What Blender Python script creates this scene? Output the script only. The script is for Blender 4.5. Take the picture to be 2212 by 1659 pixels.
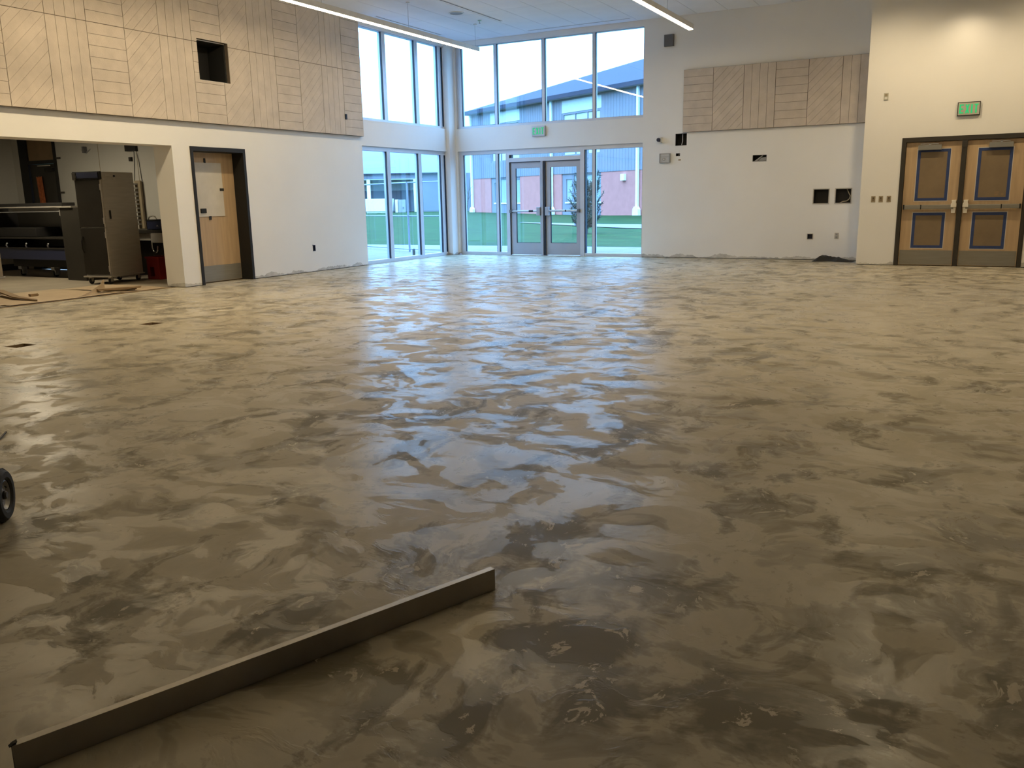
import bpy, bmesh, math, random
from mathutils import Vector, Matrix
random.seed(7)
S = bpy.context.scene
COL = S.collection
for o in list(bpy.data.objects):
    bpy.data.objects.remove(o, do_unlink=True)

# ------------------------------------------------------------------ camera, sky, exposure
CAM_H = 1.295
yaw, pitch, roll = -0.4968, -0.21352, -0.019282
f_ = Vector((math.cos(pitch)*math.sin(yaw), math.cos(pitch)*math.cos(yaw), math.sin(pitch)))
r0 = Vector((math.cos(yaw), -math.sin(yaw), 0.0)); u0 = r0.cross(f_)
r_ = r0*math.cos(roll) + u0*math.sin(roll); u_ = u0*math.cos(roll) - r0*math.sin(roll)
cam = bpy.data.cameras.new('camera'); cam.sensor_width = 36.0; cam.lens = 36.0*1850.0/2212.0
cam.clip_start = 0.05; cam.clip_end = 600
co = bpy.data.objects.new('camera', cam); COL.objects.link(co)
co.matrix_world = Matrix(((r_.x, u_.x, -f_.x, 0), (r_.y, u_.y, -f_.y, 0), (r_.z, u_.z, -f_.z, CAM_H), (0, 0, 0, 1)))
S.camera = co

SKY = 1.3
W = bpy.data.worlds.new('overcast_sky'); S.world = W; W.use_nodes = True
nt = W.node_tree; nt.nodes.clear()
wo = nt.nodes.new('ShaderNodeOutputWorld'); bg = nt.nodes.new('ShaderNodeBackground')
tc = nt.nodes.new('ShaderNodeTexCoord'); sx = nt.nodes.new('ShaderNodeSeparateXYZ'); cr = nt.nodes.new('ShaderNodeValToRGB')
nt.links.new(tc.outputs['Generated'], sx.inputs[0]); nt.links.new(sx.outputs['Z'], cr.inputs['Fac'])
nt.links.new(cr.outputs['Color'], bg.inputs['Color']); nt.links.new(bg.outputs[0], wo.inputs['Surface'])
el = cr.color_ramp.elements
el[0].position = 0.0; el[0].color = (0.42, 0.95, 1.6, 1)
el[1].position = 1.0; el[1].color = (3.4, 5.9, 9.6, 1)
for p, c in ((0.055, (0.55, 1.12, 1.9, 1)), (0.095, (1.25, 2.3, 3.8, 1)), (0.35, (2.4, 4.3, 7.2, 1))):
    e = el.new(p); e.color = c
bg.inputs['Strength'].default_value = SKY

PEND = 43.0      # radiance of the pendant lenses
WARM = (1.0, 0.80, 0.50)
S.view_settings.view_transform = 'Standard'; S.view_settings.look = 'None'
S.view_settings.exposure = 0.08; S.view_settings.gamma = 1.0; S.view_settings.use_curve_mapping = False
try:
    S.cycles.max_bounces = 10; S.cycles.diffuse_bounces = 6; S.cycles.glossy_bounces = 5
    S.cycles.transparent_max_bounces = 16; S.cycles.sample_clamp_indirect = 6.0
    S.cycles.caustics_reflective = False; S.cycles.caustics_refractive = False
except Exception:
    pass

# ------------------------------------------------------------------ materials
MATS = {}
def N(nt, t, **kw):
    n = nt.nodes.new(t)
    for k, v in kw.items():
        setattr(n, k, v)
    return n
def setin(n, **kw):
    for k, v in kw.items():
        n.inputs[k.replace('_', ' ')].default_value = v
def base_mat(name):
    m = bpy.data.materials.new(name); m.use_nodes = True
    nt = m.node_tree; bs = nt.nodes['Principled BSDF']
    MATS[name] = m
    return m, nt, bs
def noise(nt, vec, scale, detail=4, rough=0.55, dist=0.0):
    n = N(nt, 'ShaderNodeTexNoise'); n.inputs['Scale'].default_value = scale; n.inputs['Detail'].default_value = detail
    n.inputs['Roughness'].default_value = rough; n.inputs['Distortion'].default_value = dist
    if vec is not None:
        nt.links.new(vec, n.inputs['Vector'])
    return n
def ramp(nt, fac, stops, interp='LINEAR'):
    r = N(nt, 'ShaderNodeValToRGB'); e = r.color_ramp.elements; r.color_ramp.interpolation = interp
    def cc(c): return (c, c, c, 1) if not isinstance(c, (tuple, list)) else (*c, 1)
    e[0].position = stops[0][0]; e[0].color = cc(stops[0][1])
    e[1].position = stops[-1][0]; e[1].color = cc(stops[-1][1])
    for p, c in stops[1:-1]:
        x = e.new(p); x.color = cc(c)
    nt.links.new(fac, r.inputs['Fac'])
    return r
def mixc(nt, fac, a, b, blend='MIX'):
    m = N(nt, 'ShaderNodeMix', data_type='RGBA', blend_type=blend)
    for s, v in ((0, fac), (6, a), (7, b)):
        if isinstance(v, (int, float)):
            m.inputs[s].default_value = v
        elif isinstance(v, (tuple, list)):
            m.inputs[s].default_value = (*v, 1)
        else:
            nt.links.new(v, m.inputs[s])
    return m.outputs[2]
def math_(nt, op, a, b=None, c=None, clamp=False):
    m = N(nt, 'ShaderNodeMath', operation=op); m.use_clamp = clamp
    for i, v in enumerate((a, b, c)):
        if v is None: continue
        if isinstance(v, (int, float)): m.inputs[i].default_value = v
        else: nt.links.new(v, m.inputs[i])
    return m.outputs[0]
def bump(nt, bs, h, strength=0.2, dist=0.01):
    b = N(nt, 'ShaderNodeBump'); b.inputs['Strength'].default_value = strength; b.inputs['Distance'].default_value = dist
    nt.links.new(h, b.inputs['Height']); nt.links.new(b.outputs[0], bs.inputs['Normal'])
def coord(nt, rot=0.0, scale=(1, 1, 1)):
    t = N(nt, 'ShaderNodeTexCoord'); mp = N(nt, 'ShaderNodeMapping')
    mp.inputs['Rotation'].default_value = (0, 0, rot); mp.inputs['Scale'].default_value = scale
    nt.links.new(t.outputs['Object'], mp.inputs['Vector'])
    return mp.outputs[0]
def simple(name, col, rough=0.5, metal=0.0, var=0.06, scale=6.0, bmp=0.0, bscale=60.0, stretch=(1, 1, 1), spec=0.5):
    m, nt, bs = base_mat(name)
    v = coord(nt, scale=stretch)
    n = noise(nt, v, scale, 5)
    lo = tuple(max(0, c*(1-var)) for c in col); hi = tuple(min(1, c*(1+var)) for c in col)
    rp = ramp(nt, n.outputs['Fac'], [(0.3, lo), (0.7, hi)])
    nt.links.new(rp.outputs[0], bs.inputs['Base Color'])
    bs.inputs['Roughness'].default_value = rough; bs.inputs['Metallic'].default_value = metal
    bs.inputs['Specular IOR Level'].default_value = spec
    if bmp > 0:
        b = noise(nt, v, bscale, 3); bump(nt, bs, b.outputs['Fac'], bmp, 0.004)
    return m
def emit(name, col, strength):
    m, nt, bs = base_mat(name)
    bs.inputs['Base Color'].default_value = (*(c*0.5 for c in col), 1)
    n = noise(nt, coord(nt), 3.0, 2)
    rp = ramp(nt, n.outputs['Fac'], [(0.3, tuple(c*0.97 for c in col)), (0.7, col)])
    nt.links.new(rp.outputs[0], bs.inputs['Emission Color']); bs.inputs['Emission Strength'].default_value = strength
    bs.inputs['Roughness'].default_value = 0.5
    return m

def wall_paint(name, col, stain=True):
    m, nt, bs = base_mat(name)
    t = N(nt, 'ShaderNodeTexCoord'); v = t.outputs['Object']
    n = noise(nt, v, 1.3, 4)
    base = ramp(nt, n.outputs['Fac'], [(0.3, tuple(c*0.965 for c in col)), (0.7, col)]).outputs[0]
    if stain:                                            # bare, patched strip left where the old base was pulled off
        sp = N(nt, 'ShaderNodeSeparateXYZ'); nt.links.new(v, sp.inputs[0])
        n2 = noise(nt, v, 1.7, 6, 0.65)
        edge = math_(nt, 'MULTIPLY_ADD', n2.outputs['Fac'], 0.34, -0.115)
        mask = math_(nt, 'LESS_THAN', sp.outputs['Z'], edge)
        n3 = noise(nt, v, 9.0, 4)
        grey = ramp(nt, n3.outputs['Fac'], [(0.35, (0.42, 0.41, 0.39)), (0.65, (0.60, 0.58, 0.54))]).outputs[0]
        base = mixc(nt, mask, base, grey)
    nt.links.new(base, bs.inputs['Base Color']); bs.inputs['Roughness'].default_value = 0.62
    b = noise(nt, v, 90.0, 3); bump(nt, bs, b.outputs['Fac'], 0.12, 0.003)
    return m

def glass(name, tint=(0.86, 0.96, 1.0)):
    m = bpy.data.materials.new(name); m.use_nodes = True; MATS[name] = m
    nt = m.node_tree; nt.nodes.clear()
    out = N(nt, 'ShaderNodeOutputMaterial'); tr = N(nt, 'ShaderNodeBsdfTransparent'); gl = N(nt, 'ShaderNodeBsdfGlossy')
    n = noise(nt, coord(nt), 0.8, 2)
    rp = ramp(nt, n.outputs['Fac'], [(0.2, tuple(c*0.985 for c in tint)), (0.8, tint)])
    nt.links.new(rp.outputs[0], tr.inputs['Color'])
    gl.inputs['Roughness'].default_value = 0.0; gl.inputs['Color'].default_value = (1, 1, 1, 1)
    lw = N(nt, 'ShaderNodeLayerWeight'); lw.inputs['Blend'].default_value = 0.5
    p = math_(nt, 'POWER', lw.outputs['Facing'], 5.0); fc = math_(nt, 'MULTIPLY_ADD', p, 0.9, 0.045)
    mx = N(nt, 'ShaderNodeMixShader'); nt.links.new(fc, mx.inputs[0]); nt.links.new(tr.outputs[0], mx.inputs[1]); nt.links.new(gl.outputs[0], mx.inputs[2])
    nt.links.new(mx.outputs[0], out.inputs['Surface'])
    return m

def floor_mat():
    m, nt, bs = base_mat('patched_concrete')
    v = coord(nt)
    wn = noise(nt, v, 1.3, 3); wv = N(nt, 'ShaderNodeVectorMath', operation='MULTIPLY_ADD')
    nt.links.new(wn.outputs['Color'], wv.inputs[0]); wv.inputs[1].default_value = (0.55, 0.55, 0); nt.links.new(v, wv.inputs[2])
    def mapped(rot, sc, off=(0, 0, 0), src=None):
        mp = N(nt, 'ShaderNodeMapping'); mp.inputs['Rotation'].default_value = (0, 0, rot); mp.inputs['Scale'].default_value = sc
        mp.inputs['Location'].default_value = off; nt.links.new(src or wv.outputs[0], mp.inputs['Vector']); return mp.outputs[0]
    A = mapped(math.radians(28), (1.0, 0.62, 1)); B = mapped(math.radians(-20), (1.0, 0.75, 1), (5, 3, 0)); Cc = mapped(math.radians(62), (0.6, 1.0, 1), (2, 9, 0))
    big = noise(nt, A, 0.5, 3)
    med = noise(nt, A, 3.4, 5, 0.6, 0.4)
    med2 = noise(nt, Cc, 4.6, 4, 0.55, 0.2)
    broad = noise(nt, B, 0.33, 2)
    fine = noise(nt, B, 16.0, 5, 0.68)
    grit = noise(nt, mapped(0.0, (0.7, 1.5, 1)), 30.0, 3, 0.6)
    tan = ramp(nt, big.outputs['Fac'], [(0.3, (0.39, 0.342, 0.25)), (0.5, (0.44, 0.393, 0.30)), (0.7, (0.485, 0.44, 0.35))]).outputs[0]
    tone = ramp(nt, fine.outputs['Fac'], [(0.3, 0.93), (0.7, 1.06)]).outputs[0]
    base = mixc(nt, 1.0, tan, tone, 'MULTIPLY')
    def centred(o, k): return math_(nt, 'MULTIPLY', math_(nt, 'SUBTRACT', o, 0.5), k)
    bm_ = centred(broad.outputs['Fac'], 0.22)
    d1 = math_(nt, 'ADD', math_(nt, 'ADD', med.outputs['Fac'], centred(fine.outputs['Fac'], 0.16)), bm_)
    d1 = math_(nt, 'ADD', d1, centred(grit.outputs['Fac'], 0.16))
    # larger bare areas where the old slab shows, each at its own spot
    spots = ((-0.45, 2.0, .20, .20), (-0.69, 1.91, .18, .15), (-1.4, 2.79, .22, .19), (-1.8, 2.47, .18, .19), (-1.27, 2.5, .26, .20), (-0.96, 2.55, .22, .15), (-1.83, 1.89, .13, .14), (-2.44, 1.52, .2, .18), (-0.18, 2.07, .11, .11), (0.17, 3.52, .13, .13), (-0.96, 2.15, .2, .1), (-1.56, 1.71, .2, .12), (-0.14, 2.31, .1, .08), (-1.33, 1.74, .14, .12), (-2.33, 1.75, .16, .15), (-0.66, 3.98, .15, .1), (-1.14, 5.38, .28, .14), (-1.03, 1.72, .15, .13))
    acc = None
    for (px, py, rx, ry) in spots:
        mp = N(nt, 'ShaderNodeMapping', vector_type='TEXTURE'); mp.inputs['Location'].default_value = (px+0.275, py+0.275, 0)
        mp.inputs['Rotation'].default_value = (0, 0, math.radians(28.5)); mp.inputs['Scale'].default_value = (rx*1.7, ry*1.7, 1)
        nt.links.new(wv.outputs[0], mp.inputs['Vector'])
        gs = N(nt, 'ShaderNodeTexGradient', gradient_type='SPHERICAL'); nt.links.new(mp.outputs[0], gs.inputs[0])
        acc = gs.outputs['Fac'] if acc is None else math_(nt, 'MAXIMUM', acc, gs.outputs['Fac'])
    d1 = math_(nt, 'ADD', d1, math_(nt, 'MULTIPLY', acc, 0.20))
    dm = ramp(nt, d1, [(0.545, 0.0), (0.567, 0.4), (0.64, 1.0)]).outputs[0]
    d2 = math_(nt, 'ADD', math_(nt, 'ADD', med2.outputs['Fac'], centred(fine.outputs['Fac'], 0.14)), bm_)
    dm2 = ramp(nt, d2, [(0.54, 0.0), (0.56, 0.5), (0.63, 1.0)]).outputs[0]
    base = mixc(nt, math_(nt, 'MULTIPLY', dm, 0.86), base, (0.165, 0.145, 0.103))
    base = mixc(nt, math_(nt, 'MULTIPLY', dm2, 0.6), base, (0.20, 0.175, 0.125))
    # lap edges of single trowel passes: slightly different tone on either side of curved borders
    vo = N(nt, 'ShaderNodeTexVoronoi', feature='F1'); nt.links.new(A, vo.inputs['Vector']); vo.inputs['Scale'].default_value = 0.9
    sv = N(nt, 'ShaderNodeSeparateColor'); nt.links.new(vo.outputs['Color'], sv.inputs[0])
    lapt = ramp(nt, sv.outputs[0], [(0.0, 0.95), (1.0, 1.04)]).outputs[0]
    base = mixc(nt, 1.0, base, lapt, 'MULTIPLY')
    # pale flakes of dried compound, inside the dark patches mostly
    fl = noise(nt, B, 13.0, 5, 0.7, 0.6)
    flm = ramp(nt, fl.outputs['Fac'], [(0.60, 0.0), (0.615, 1.0)]).outputs[0]
    flm = math_(nt, 'MULTIPLY', flm, math_(nt, 'MULTIPLY_ADD', dm, 0.85, 0.10))
    base = mixc(nt, flm, base, (0.52, 0.455, 0.35))
    nt.links.new(base, bs.inputs['Base Color'])
    # sheen: the tight skin is glossy, fresh skim is matt, with ragged borders
    g1 = noise(nt, mapped(math.radians(40), (0.75, 1.0, 1), (1, 4, 0)), 4.4, 5, 0.6, 0.4)
    g2 = noise(nt, A, 0.9, 3, 0.6)
    g = math_(nt, 'ADD', math_(nt, 'MULTIPLY', g1.outputs['Fac'], 0.72), math_(nt, 'MULTIPLY', g2.outputs['Fac'], 0.28))
    g = math_(nt, 'ADD', g, centred(fine.outputs['Fac'], 0.07))
    ro = ramp(nt, g, [(0.42, 0.28), (0.50, 0.33), (0.515, 0.46), (0.60, 0.52)]).outputs[0]
    ro = math_(nt, 'ADD', ro, centred(fine.outputs['Fac'], 0.10))
    nt.links.new(ro, bs.inputs['Roughness'])
    sp = ramp(nt, g, [(0.44, 0.13), (0.50, 0.11), (0.515, 0.05), (0.6, 0.03)]).outputs[0]
    nt.links.new(sp, bs.inputs['Specular IOR Level'])
    lap = ramp(nt, g, [(0.497, 0.0), (0.517, 1.0)]).outputs[0]
    h = math_(nt, 'ADD', math_(nt, 'MULTIPLY', lap, 0.20), math_(nt, 'MULTIPLY', fine.outputs['Fac'], 0.10))
    h = math_(nt, 'ADD', h, math_(nt, 'MULTIPLY', sv.outputs[0], 0.18))
    bump(nt, bs, h, 0.45, 0.006)
    return m

M = {}
M['wall'] = wall_paint('white_wall_paint', (0.80, 0.79, 0.765))
M['wall_plain'] = wall_paint('white_wall_paint_clean', (0.80, 0.79, 0.765), False)
M['ceiling'] = simple('ceiling_panel_white', (0.80, 0.80, 0.79), 0.8, 0, 0.03, 2.0, 0.15, 120)
M['ceiling_gap'] = simple('ceiling_gap_grey', (0.10, 0.10, 0.10), 0.9)
M['floor'] = floor_mat()
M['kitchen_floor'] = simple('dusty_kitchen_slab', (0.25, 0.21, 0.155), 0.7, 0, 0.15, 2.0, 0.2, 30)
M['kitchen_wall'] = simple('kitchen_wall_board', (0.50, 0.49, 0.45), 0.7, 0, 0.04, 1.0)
M['glass'] = glass('tinted_window_glass')
M['alu'] = simple('clear_anodised_aluminium', (0.60, 0.63, 0.68), 0.42, 0.35, 0.04, 3)
M['alu_door'] = simple('satin_aluminium_door', (0.42, 0.44, 0.49), 0.42, 0.3, 0.04, 3)
M['gasket'] = simple('black_glazing_gasket', (0.015, 0.018, 0.03), 0.5)
M['plank'] = simple('taupe_fibre_board', (0.56, 0.49, 0.42), 0.85, 0, 0.09, 5.0, 0.4, 70)
M['groove'] = simple('dark_groove_backing', (0.16, 0.125, 0.09), 0.9)
M['black'] = simple('matt_black_metal', (0.02, 0.019, 0.018), 0.55, spec=0.25)
M['bronze'] = simple('dark_bronze_frame_paint', (0.035, 0.029, 0.022), 0.4)
M['darkhole'] = simple('dark_cavity', (0.012, 0.012, 0.012), 0.9)
M['maple'] = simple('maple_veneer', (0.47, 0.335, 0.20), 0.45, 0, 0.10, 2.2, 0.05, 50, (9, 9, 0.7))
M['steel'] = simple('brushed_stainless_steel', (0.50, 0.47, 0.42), 0.38, 0.35, 0.08, 3, 0.03, 90, (1, 1, 10))
M['steel_dark'] = simple('smoked_steel', (0.04, 0.036, 0.029), 0.4, 0.4, 0.1, 3)
M['kick'] = simple('dull_kick_plate', (0.27, 0.255, 0.22), 0.4, 0.4, 0.08, 3, 0.03, 90, (1, 1, 10))
M['closer'] = simple('grey_closer_cover', (0.20, 0.195, 0.18), 0.5)
M['chrome'] = simple('bright_chrome', (0.85, 0.83, 0.78), 0.12, 1.0, 0.03)
M['nickel'] = simple('polished_nickel', (0.92, 0.86, 0.74), 0.3, 0.35, 0.05)
M['bluetape'] = simple('blue_masking_tape', (0.022, 0.046, 0.15), 0.6, 0, 0.15, 14)
M['kraft'] = simple('brown_kraft_paper', (0.20, 0.145, 0.085), 0.75, 0, 0.10, 3.0, 0.3, 12)
M['whiteplastic'] = simple('white_plastic', (0.75, 0.74, 0.71), 0.4)
M['greyplastic'] = simple('grey_plastic', (0.30, 0.30, 0.30), 0.5)
M['darkgrey'] = simple('charcoal_grille', (0.12, 0.12, 0.125), 0.6)
M['silver'] = simple('silver_paint', (0.50, 0.52, 0.55), 0.4, 0.5)
M['tan'] = simple('tan_cover_plate', (0.32, 0.26, 0.17), 0.5)
M['bar'] = simple('mill_finish_aluminium_bar', (0.30, 0.275, 0.24), 0.45, 0.75, 0.12, 6, 0.1, 60, (1, 1, 1))
M['rubber'] = simple('black_rubber', (0.018, 0.017, 0.016), 0.75, 0, 0.2, 12, 0.3, 90)
M['rim'] = simple('grey_steel_rim', (0.24, 0.235, 0.23), 0.4, 0.6, 0.1, 8)
M['card'] = simple('tan_floor_paper', (0.42, 0.32, 0.205), 0.8, 0, 0.10, 2.0, 0.2, 20)
M['carddark'] = simple('brown_cardboard', (0.24, 0.165, 0.09), 0.85, 0, 0.15, 4)
M['red'] = simple('red_plastic', (0.27, 0.016, 0.012), 0.5)
M['orange'] = simple('orange_cloth', (0.35, 0.10, 0.03), 0.8, 0, 0.35, 14)
M['navy'] = simple('navy_plastic', (0.02, 0.025, 0.06), 0.4)
M['whitesheet'] = simple('pale_grey_board', (0.56, 0.53, 0.48), 0.7)
M['lens'] = emit('pendant_lens', WARM, PEND*1.2)
M['lens_dim'] = emit('pendant_lens_weaker', WARM, PEND*0.60)  # weaker output chosen so less warm light reaches the window end
M['exitgreen'] = emit('exit_green', (0.02, 0.72, 0.25), 0.45)
M['exitpanel'] = simple('frosted_exit_panel', (0.45, 0.44, 0.36), 0.35)
M['spotlens'] = emit('spot_lens', (1.0, 0.82, 0.55), 12.0)
M['kitchenfill'] = emit('kitchen_fill_lens', (1.0, 0.86, 0.62), 38.0)
# outdoors
M['brick'] = simple('pink_brick_facade', (0.50, 0.205, 0.175), 0.85, 0, 0.07, 3.0, 0.3, 20, spec=0.12)
M['siding'] = simple('blue_grey_siding', (0.215, 0.22, 0.255), 0.55, 0, 0.05, 1.0, spec=0.12)
M['lightpanel'] = simple('pale_spandrel_panel', (0.52, 0.56, 0.56), 0.5)
M['farpane'] = simple('far_window_glass', (0.30, 0.36, 0.38), 0.15, 0.0, 0.1, 0.4)
M['roofing'] = simple('blue_grey_metal_roof', (0.05, 0.057, 0.082), 0.9, 0, 0.04, 1.0, spec=0.12)
M['whitemetal'] = simple('white_downspout_metal', (0.82, 0.84, 0.85), 0.5)
M['grass'] = simple('mown_grass', (0.021, 0.052, 0.014), 0.9, 0, 0.28, 0.9, 0.6, 14, spec=0.12)
M['concrete'] = simple('pale_sidewalk_concrete', (0.19, 0.175, 0.26), 0.85, 0, 0.06, 2.5, 0.2, 30, spec=0.12)
M['needles'] = simple('grey_green_needles', (0.085, 0.095, 0.08), 0.85, 0, 0.3, 6, spec=0.12)
M['bark'] = simple('grey_bark', (0.10, 0.085, 0.07), 0.9, 0, 0.2, 8)
M['fence'] = simple('grey_fence_steel', (0.22, 0.25, 0.28), 0.5, 0.3)
M['canopy'] = simple('pale_canopy_panel', (0.62, 0.66, 0.66), 0.6)

# ------------------------------------------------------------------ mesh helpers
class MB:
    def __init__(s): s.v = []; s.f = []
    def box(s, x0, x1, y0, y1, z0, z1):
        i = len(s.v)
        s.v += [(x, y, z) for z in (z0, z1) for y in (y0, y1) for x in (x0, x1)]
        s.f += [(i, i+2, i+3, i+1), (i+4, i+5, i+7, i+6), (i, i+1, i+5, i+4), (i+2, i+6, i+7, i+3), (i, i+4, i+6, i+2), (i+1, i+3, i+7, i+5)]
        return s
    def prism(s, poly, fn, w0, w1):          # polygon in (u,v), fn(u,v,w)->xyz
        i = len(s.v); n = len(poly)
        s.v += [fn(u, v, w0) for u, v in poly] + [fn(u, v, w1) for u, v in poly]
        s.f += [tuple(range(i, i+n))[::-1], tuple(range(i+n, i+2*n))]
        s.f += [(i+k, i+(k+1) % n, i+n+(k+1) % n, i+n+k) for k in range(n)]
        return s
    def tube(s, pts, r, seg=8, caps=True):
        pts = [Vector(p) for p in pts]; i = len(s.v); n = len(pts)
        rr = r if isinstance(r, (list, tuple)) else [r]*n
        up = None
        for k, p in enumerate(pts):
            d = (pts[min(k+1, n-1)] - pts[max(k-1, 0)]).normalized()
            if up is None:
                up = d.orthogonal().normalized()
            else:
                up = (up - d*up.dot(d)).normalized()
            q = d.cross(up)
            for j in range(seg):
                a = 2*math.pi*j/seg
                s.v.append(tuple(p + (up*math.cos(a) + q*math.sin(a))*rr[k]))
        for k in range(n-1):
            for j in range(seg):
                a = i+k*seg+j; b = i+k*seg+(j+1) % seg
                s.f.append((a, b, b+seg, a+seg))
        if caps:
            s.f.append(tuple(range(i, i+seg))[::-1]); s.f.append(tuple(range(i+(n-1)*seg, i+n*seg)))
        return s
    def lathe(s, prof, c, axis, seg=24):      # prof (radius, along axis)
        c = Vector(c); ax = Vector(axis).normalized(); e1 = ax.orthogonal().normalized(); e2 = ax.cross(e1)
        i = len(s.v); n = len(prof)
        for r, h in prof:
            for j in range(seg):
                a = 2*math.pi*j/seg
                s.v.append(tuple(c + ax*h + (e1*math.cos(a)+e2*math.sin(a))*r))
        for k in range(n-1):
            for j in range(seg):
                a = i+k*seg+j; b = i+k*seg+(j+1) % seg
                s.f.append((a, b, b+seg, a+seg))
        return s
    def quad(s, a, b, c, d):
        i = len(s.v); s.v += [a, b, c, d]; s.f.append((i, i+1, i+2, i+3)); return s
    def sheet(s, us, vs, holes, fn, w0, w1):  # slab with rectangular holes; every side closed
        hu = sorted(set(list(us) + [h for H in holes for h in (H[0], H[1]) if us[0] < h < us[-1]]))
        hv = sorted(set(list(vs) + [h for H in holes for h in (H[2], H[3]) if vs[0] < h < vs[-1]]))
        def solid(a, b):
            if not (0 <= a < len(hu)-1 and 0 <= b < len(hv)-1): return False
            cu = (hu[a]+hu[a+1])/2; cv = (hv[b]+hv[b+1])/2
            return not any(H[0] < cu < H[1] and H[2] < cv < H[3] for H in holes)
        for a in range(len(hu)-1):
            for b in range(len(hv)-1):
                if not solid(a, b): continue
                A, B_, C_, D = hu[a], hu[a+1], hv[b], hv[b+1]
                s.quad(fn(A, C_, w0), fn(B_, C_, w0), fn(B_, D, w0), fn(A, D, w0))
                s.quad(fn(A, D, w1), fn(B_, D, w1), fn(B_, C_, w1), fn(A, C_, w1))
                if not solid(a-1, b): s.quad(fn(A, C_, w0), fn(A, D, w0), fn(A, D, w1), fn(A, C_, w1))
                if not solid(a+1, b): s.quad(fn(B_, D, w0), fn(B_, C_, w0), fn(B_, C_, w1), fn(B_, D, w1))
                if not solid(a, b-1): s.quad(fn(B_, C_, w0), fn(A, C_, w0), fn(A, C_, w1), fn(B_, C_, w1))
                if not solid(a, b+1): s.quad(fn(A, D, w0), fn(B_, D, w0), fn(B_, D, w1), fn(A, D, w1))
        return s

MW = {}
def place(o, mat4, parent=None):
    """mat4 is the world matrix wanted."""
    if parent is not None:
        o.parent = parent; o.matrix_parent_inverse = Matrix.Identity(4)
        o.matrix_basis = MW[parent.name].inverted() @ mat4
    else:
        o.matrix_basis = mat4
    MW[o.name] = mat4
def obj(name, mb, mat, parent=None, local=False, smooth=False, bevel=0.0, origin=None):
    """One mesh object. mb in world coordinates (local=True: in its parent's)."""
    me = bpy.data.meshes.new(name)
    vs = [Vector(v) for v in mb.v]
    pm = MW[parent.name] if parent is not None else Matrix.Identity(4)
    if parent is not None:
        wm = pm.copy()
        if not local:
            inv = pm.inverted(); vs = [inv @ v for v in vs]
    else:
        wm = Matrix.Translation(Vector(origin)) if origin is not None else Matrix.Identity(4)
        if origin is not None:
            vs = [v - Vector(origin) for v in vs]
    me.from_pydata([tuple(v) for v in vs], [], mb.f)
    bm = bmesh.new(); bm.from_mesh(me)
    bmesh.ops.remove_doubles(bm, verts=bm.verts, dist=1e-5)
    bmesh.ops.recalc_face_normals(bm, faces=bm.faces)
    if bevel > 0:
        bmesh.ops.bevel(bm, geom=[e for e in bm.edges if len(e.link_faces) == 2 and e.calc_face_angle(0) > 0.6], offset=bevel, segments=2, profile=0.7, affect='EDGES', clamp_overlap=True)
    bm.to_mesh(me); bm.free()
    if smooth:
        for p in me.polygons: p.use_smooth = True
        try: me.set_sharp_from_angle(angle=math.radians(40))
        except Exception: pass
    me.materials.append(mat)
    o = bpy.data.objects.new(name, me); COL.objects.link(o)
    place(o, wm, parent)
    return o
def thing(name, label, cat, loc, rotz=0.0, group=None):
    o = bpy.data.objects.new(name, None); COL.objects.link(o); o.empty_display_size = 0.1
    place(o, Matrix.Translation(Vector(loc)) @ Matrix.Rotation(rotz, 4, 'Z'))
    o['label'] = label; o['category'] = cat
    if group: o['group'] = group
    return o
def tag(o, label, cat, group=None):
    o['label'] = label; o['category'] = cat
    if group: o['group'] = group
    return o
def struct(o, label=None):
    o['kind'] = 'structure'
    if label: o['label'] = label
    return o
def sroot(name, loc, label):
    o = bpy.data.objects.new(name, None); COL.objects.link(o); place(o, Matrix.Translation(Vector(loc)))
    o['kind'] = 'structure'; o['label'] = label
    return o
def lab(o, t): o['label'] = t; return o

XA, YB, YC, ZC = -11.09, 17.74, 16.73, 4.80
fA = lambda u, v, w: (XA - w, u, v)        # wall A: u = y, v = z, w = into the wall
fB = lambda u, v, w: (u, YB + w, v)
fC = lambda u, v, w: (u, YC + w, v)
fF = lambda u, v, w: (u, v, -w)

# ------------------------------------------------------------------ room shell
FB = [(-8.13, -7.93, 4.81, 5.01), (-8.175, -7.985, 6.36, 6.55)]      # open floor box pockets
m = MB().sheet([-11.30, 7.0], [-6.0, 17.80], FB, fF, 0.0, 0.12)
struct(obj('floor', m, M['floor']), 'wide patchy skim-coated concrete floor, glossy before the windows')
m = MB().sheet([-18.3, -11.30], [3.0, 11.6], [], fF, 0.002, 0.12)
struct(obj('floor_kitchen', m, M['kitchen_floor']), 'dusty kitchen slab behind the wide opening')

# ceiling: slab above, 0.61 m wide panels as parts
ce = sroot('ceiling', (-2, 8, ZC), 'white panelled ceiling with linear slots')
obj('backing', MB().box(-11.5, 7.0, -6.0, 18.2, ZC+0.03, ZC+0.2), M['ceiling_gap'], ce)
xs = [-11.09, -10.79] + [-10.787+0.6117*k for k in range(1, 30)]
xs = [x for x in xs if x < 7.0] + [7.0]
yb = [17.74 - 2.44*k for k in range(0, 4)]
for a in range(len(xs)-1):
    if xs[a] > 2.5: continue
    for k in range(len(yb)-1):
        obj('panel', MB().box(xs[a]+0.0035, xs[a+1]-0.0035, yb[k+1]+0.004, yb[k]-0.004, ZC, ZC+0.028), M['ceiling'], ce)
obj('panel_field', MB().box(-11.09, 7.0, -6.0, yb[-1]-0.005, ZC, ZC+0.028), M['ceiling'], ce)
obj('panel_field', MB().box([x for x in xs if x > 2.5][0]+0.005, 7.0, yb[-1], 17.74, ZC, ZC+0.028), M['ceiling'], ce)

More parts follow.
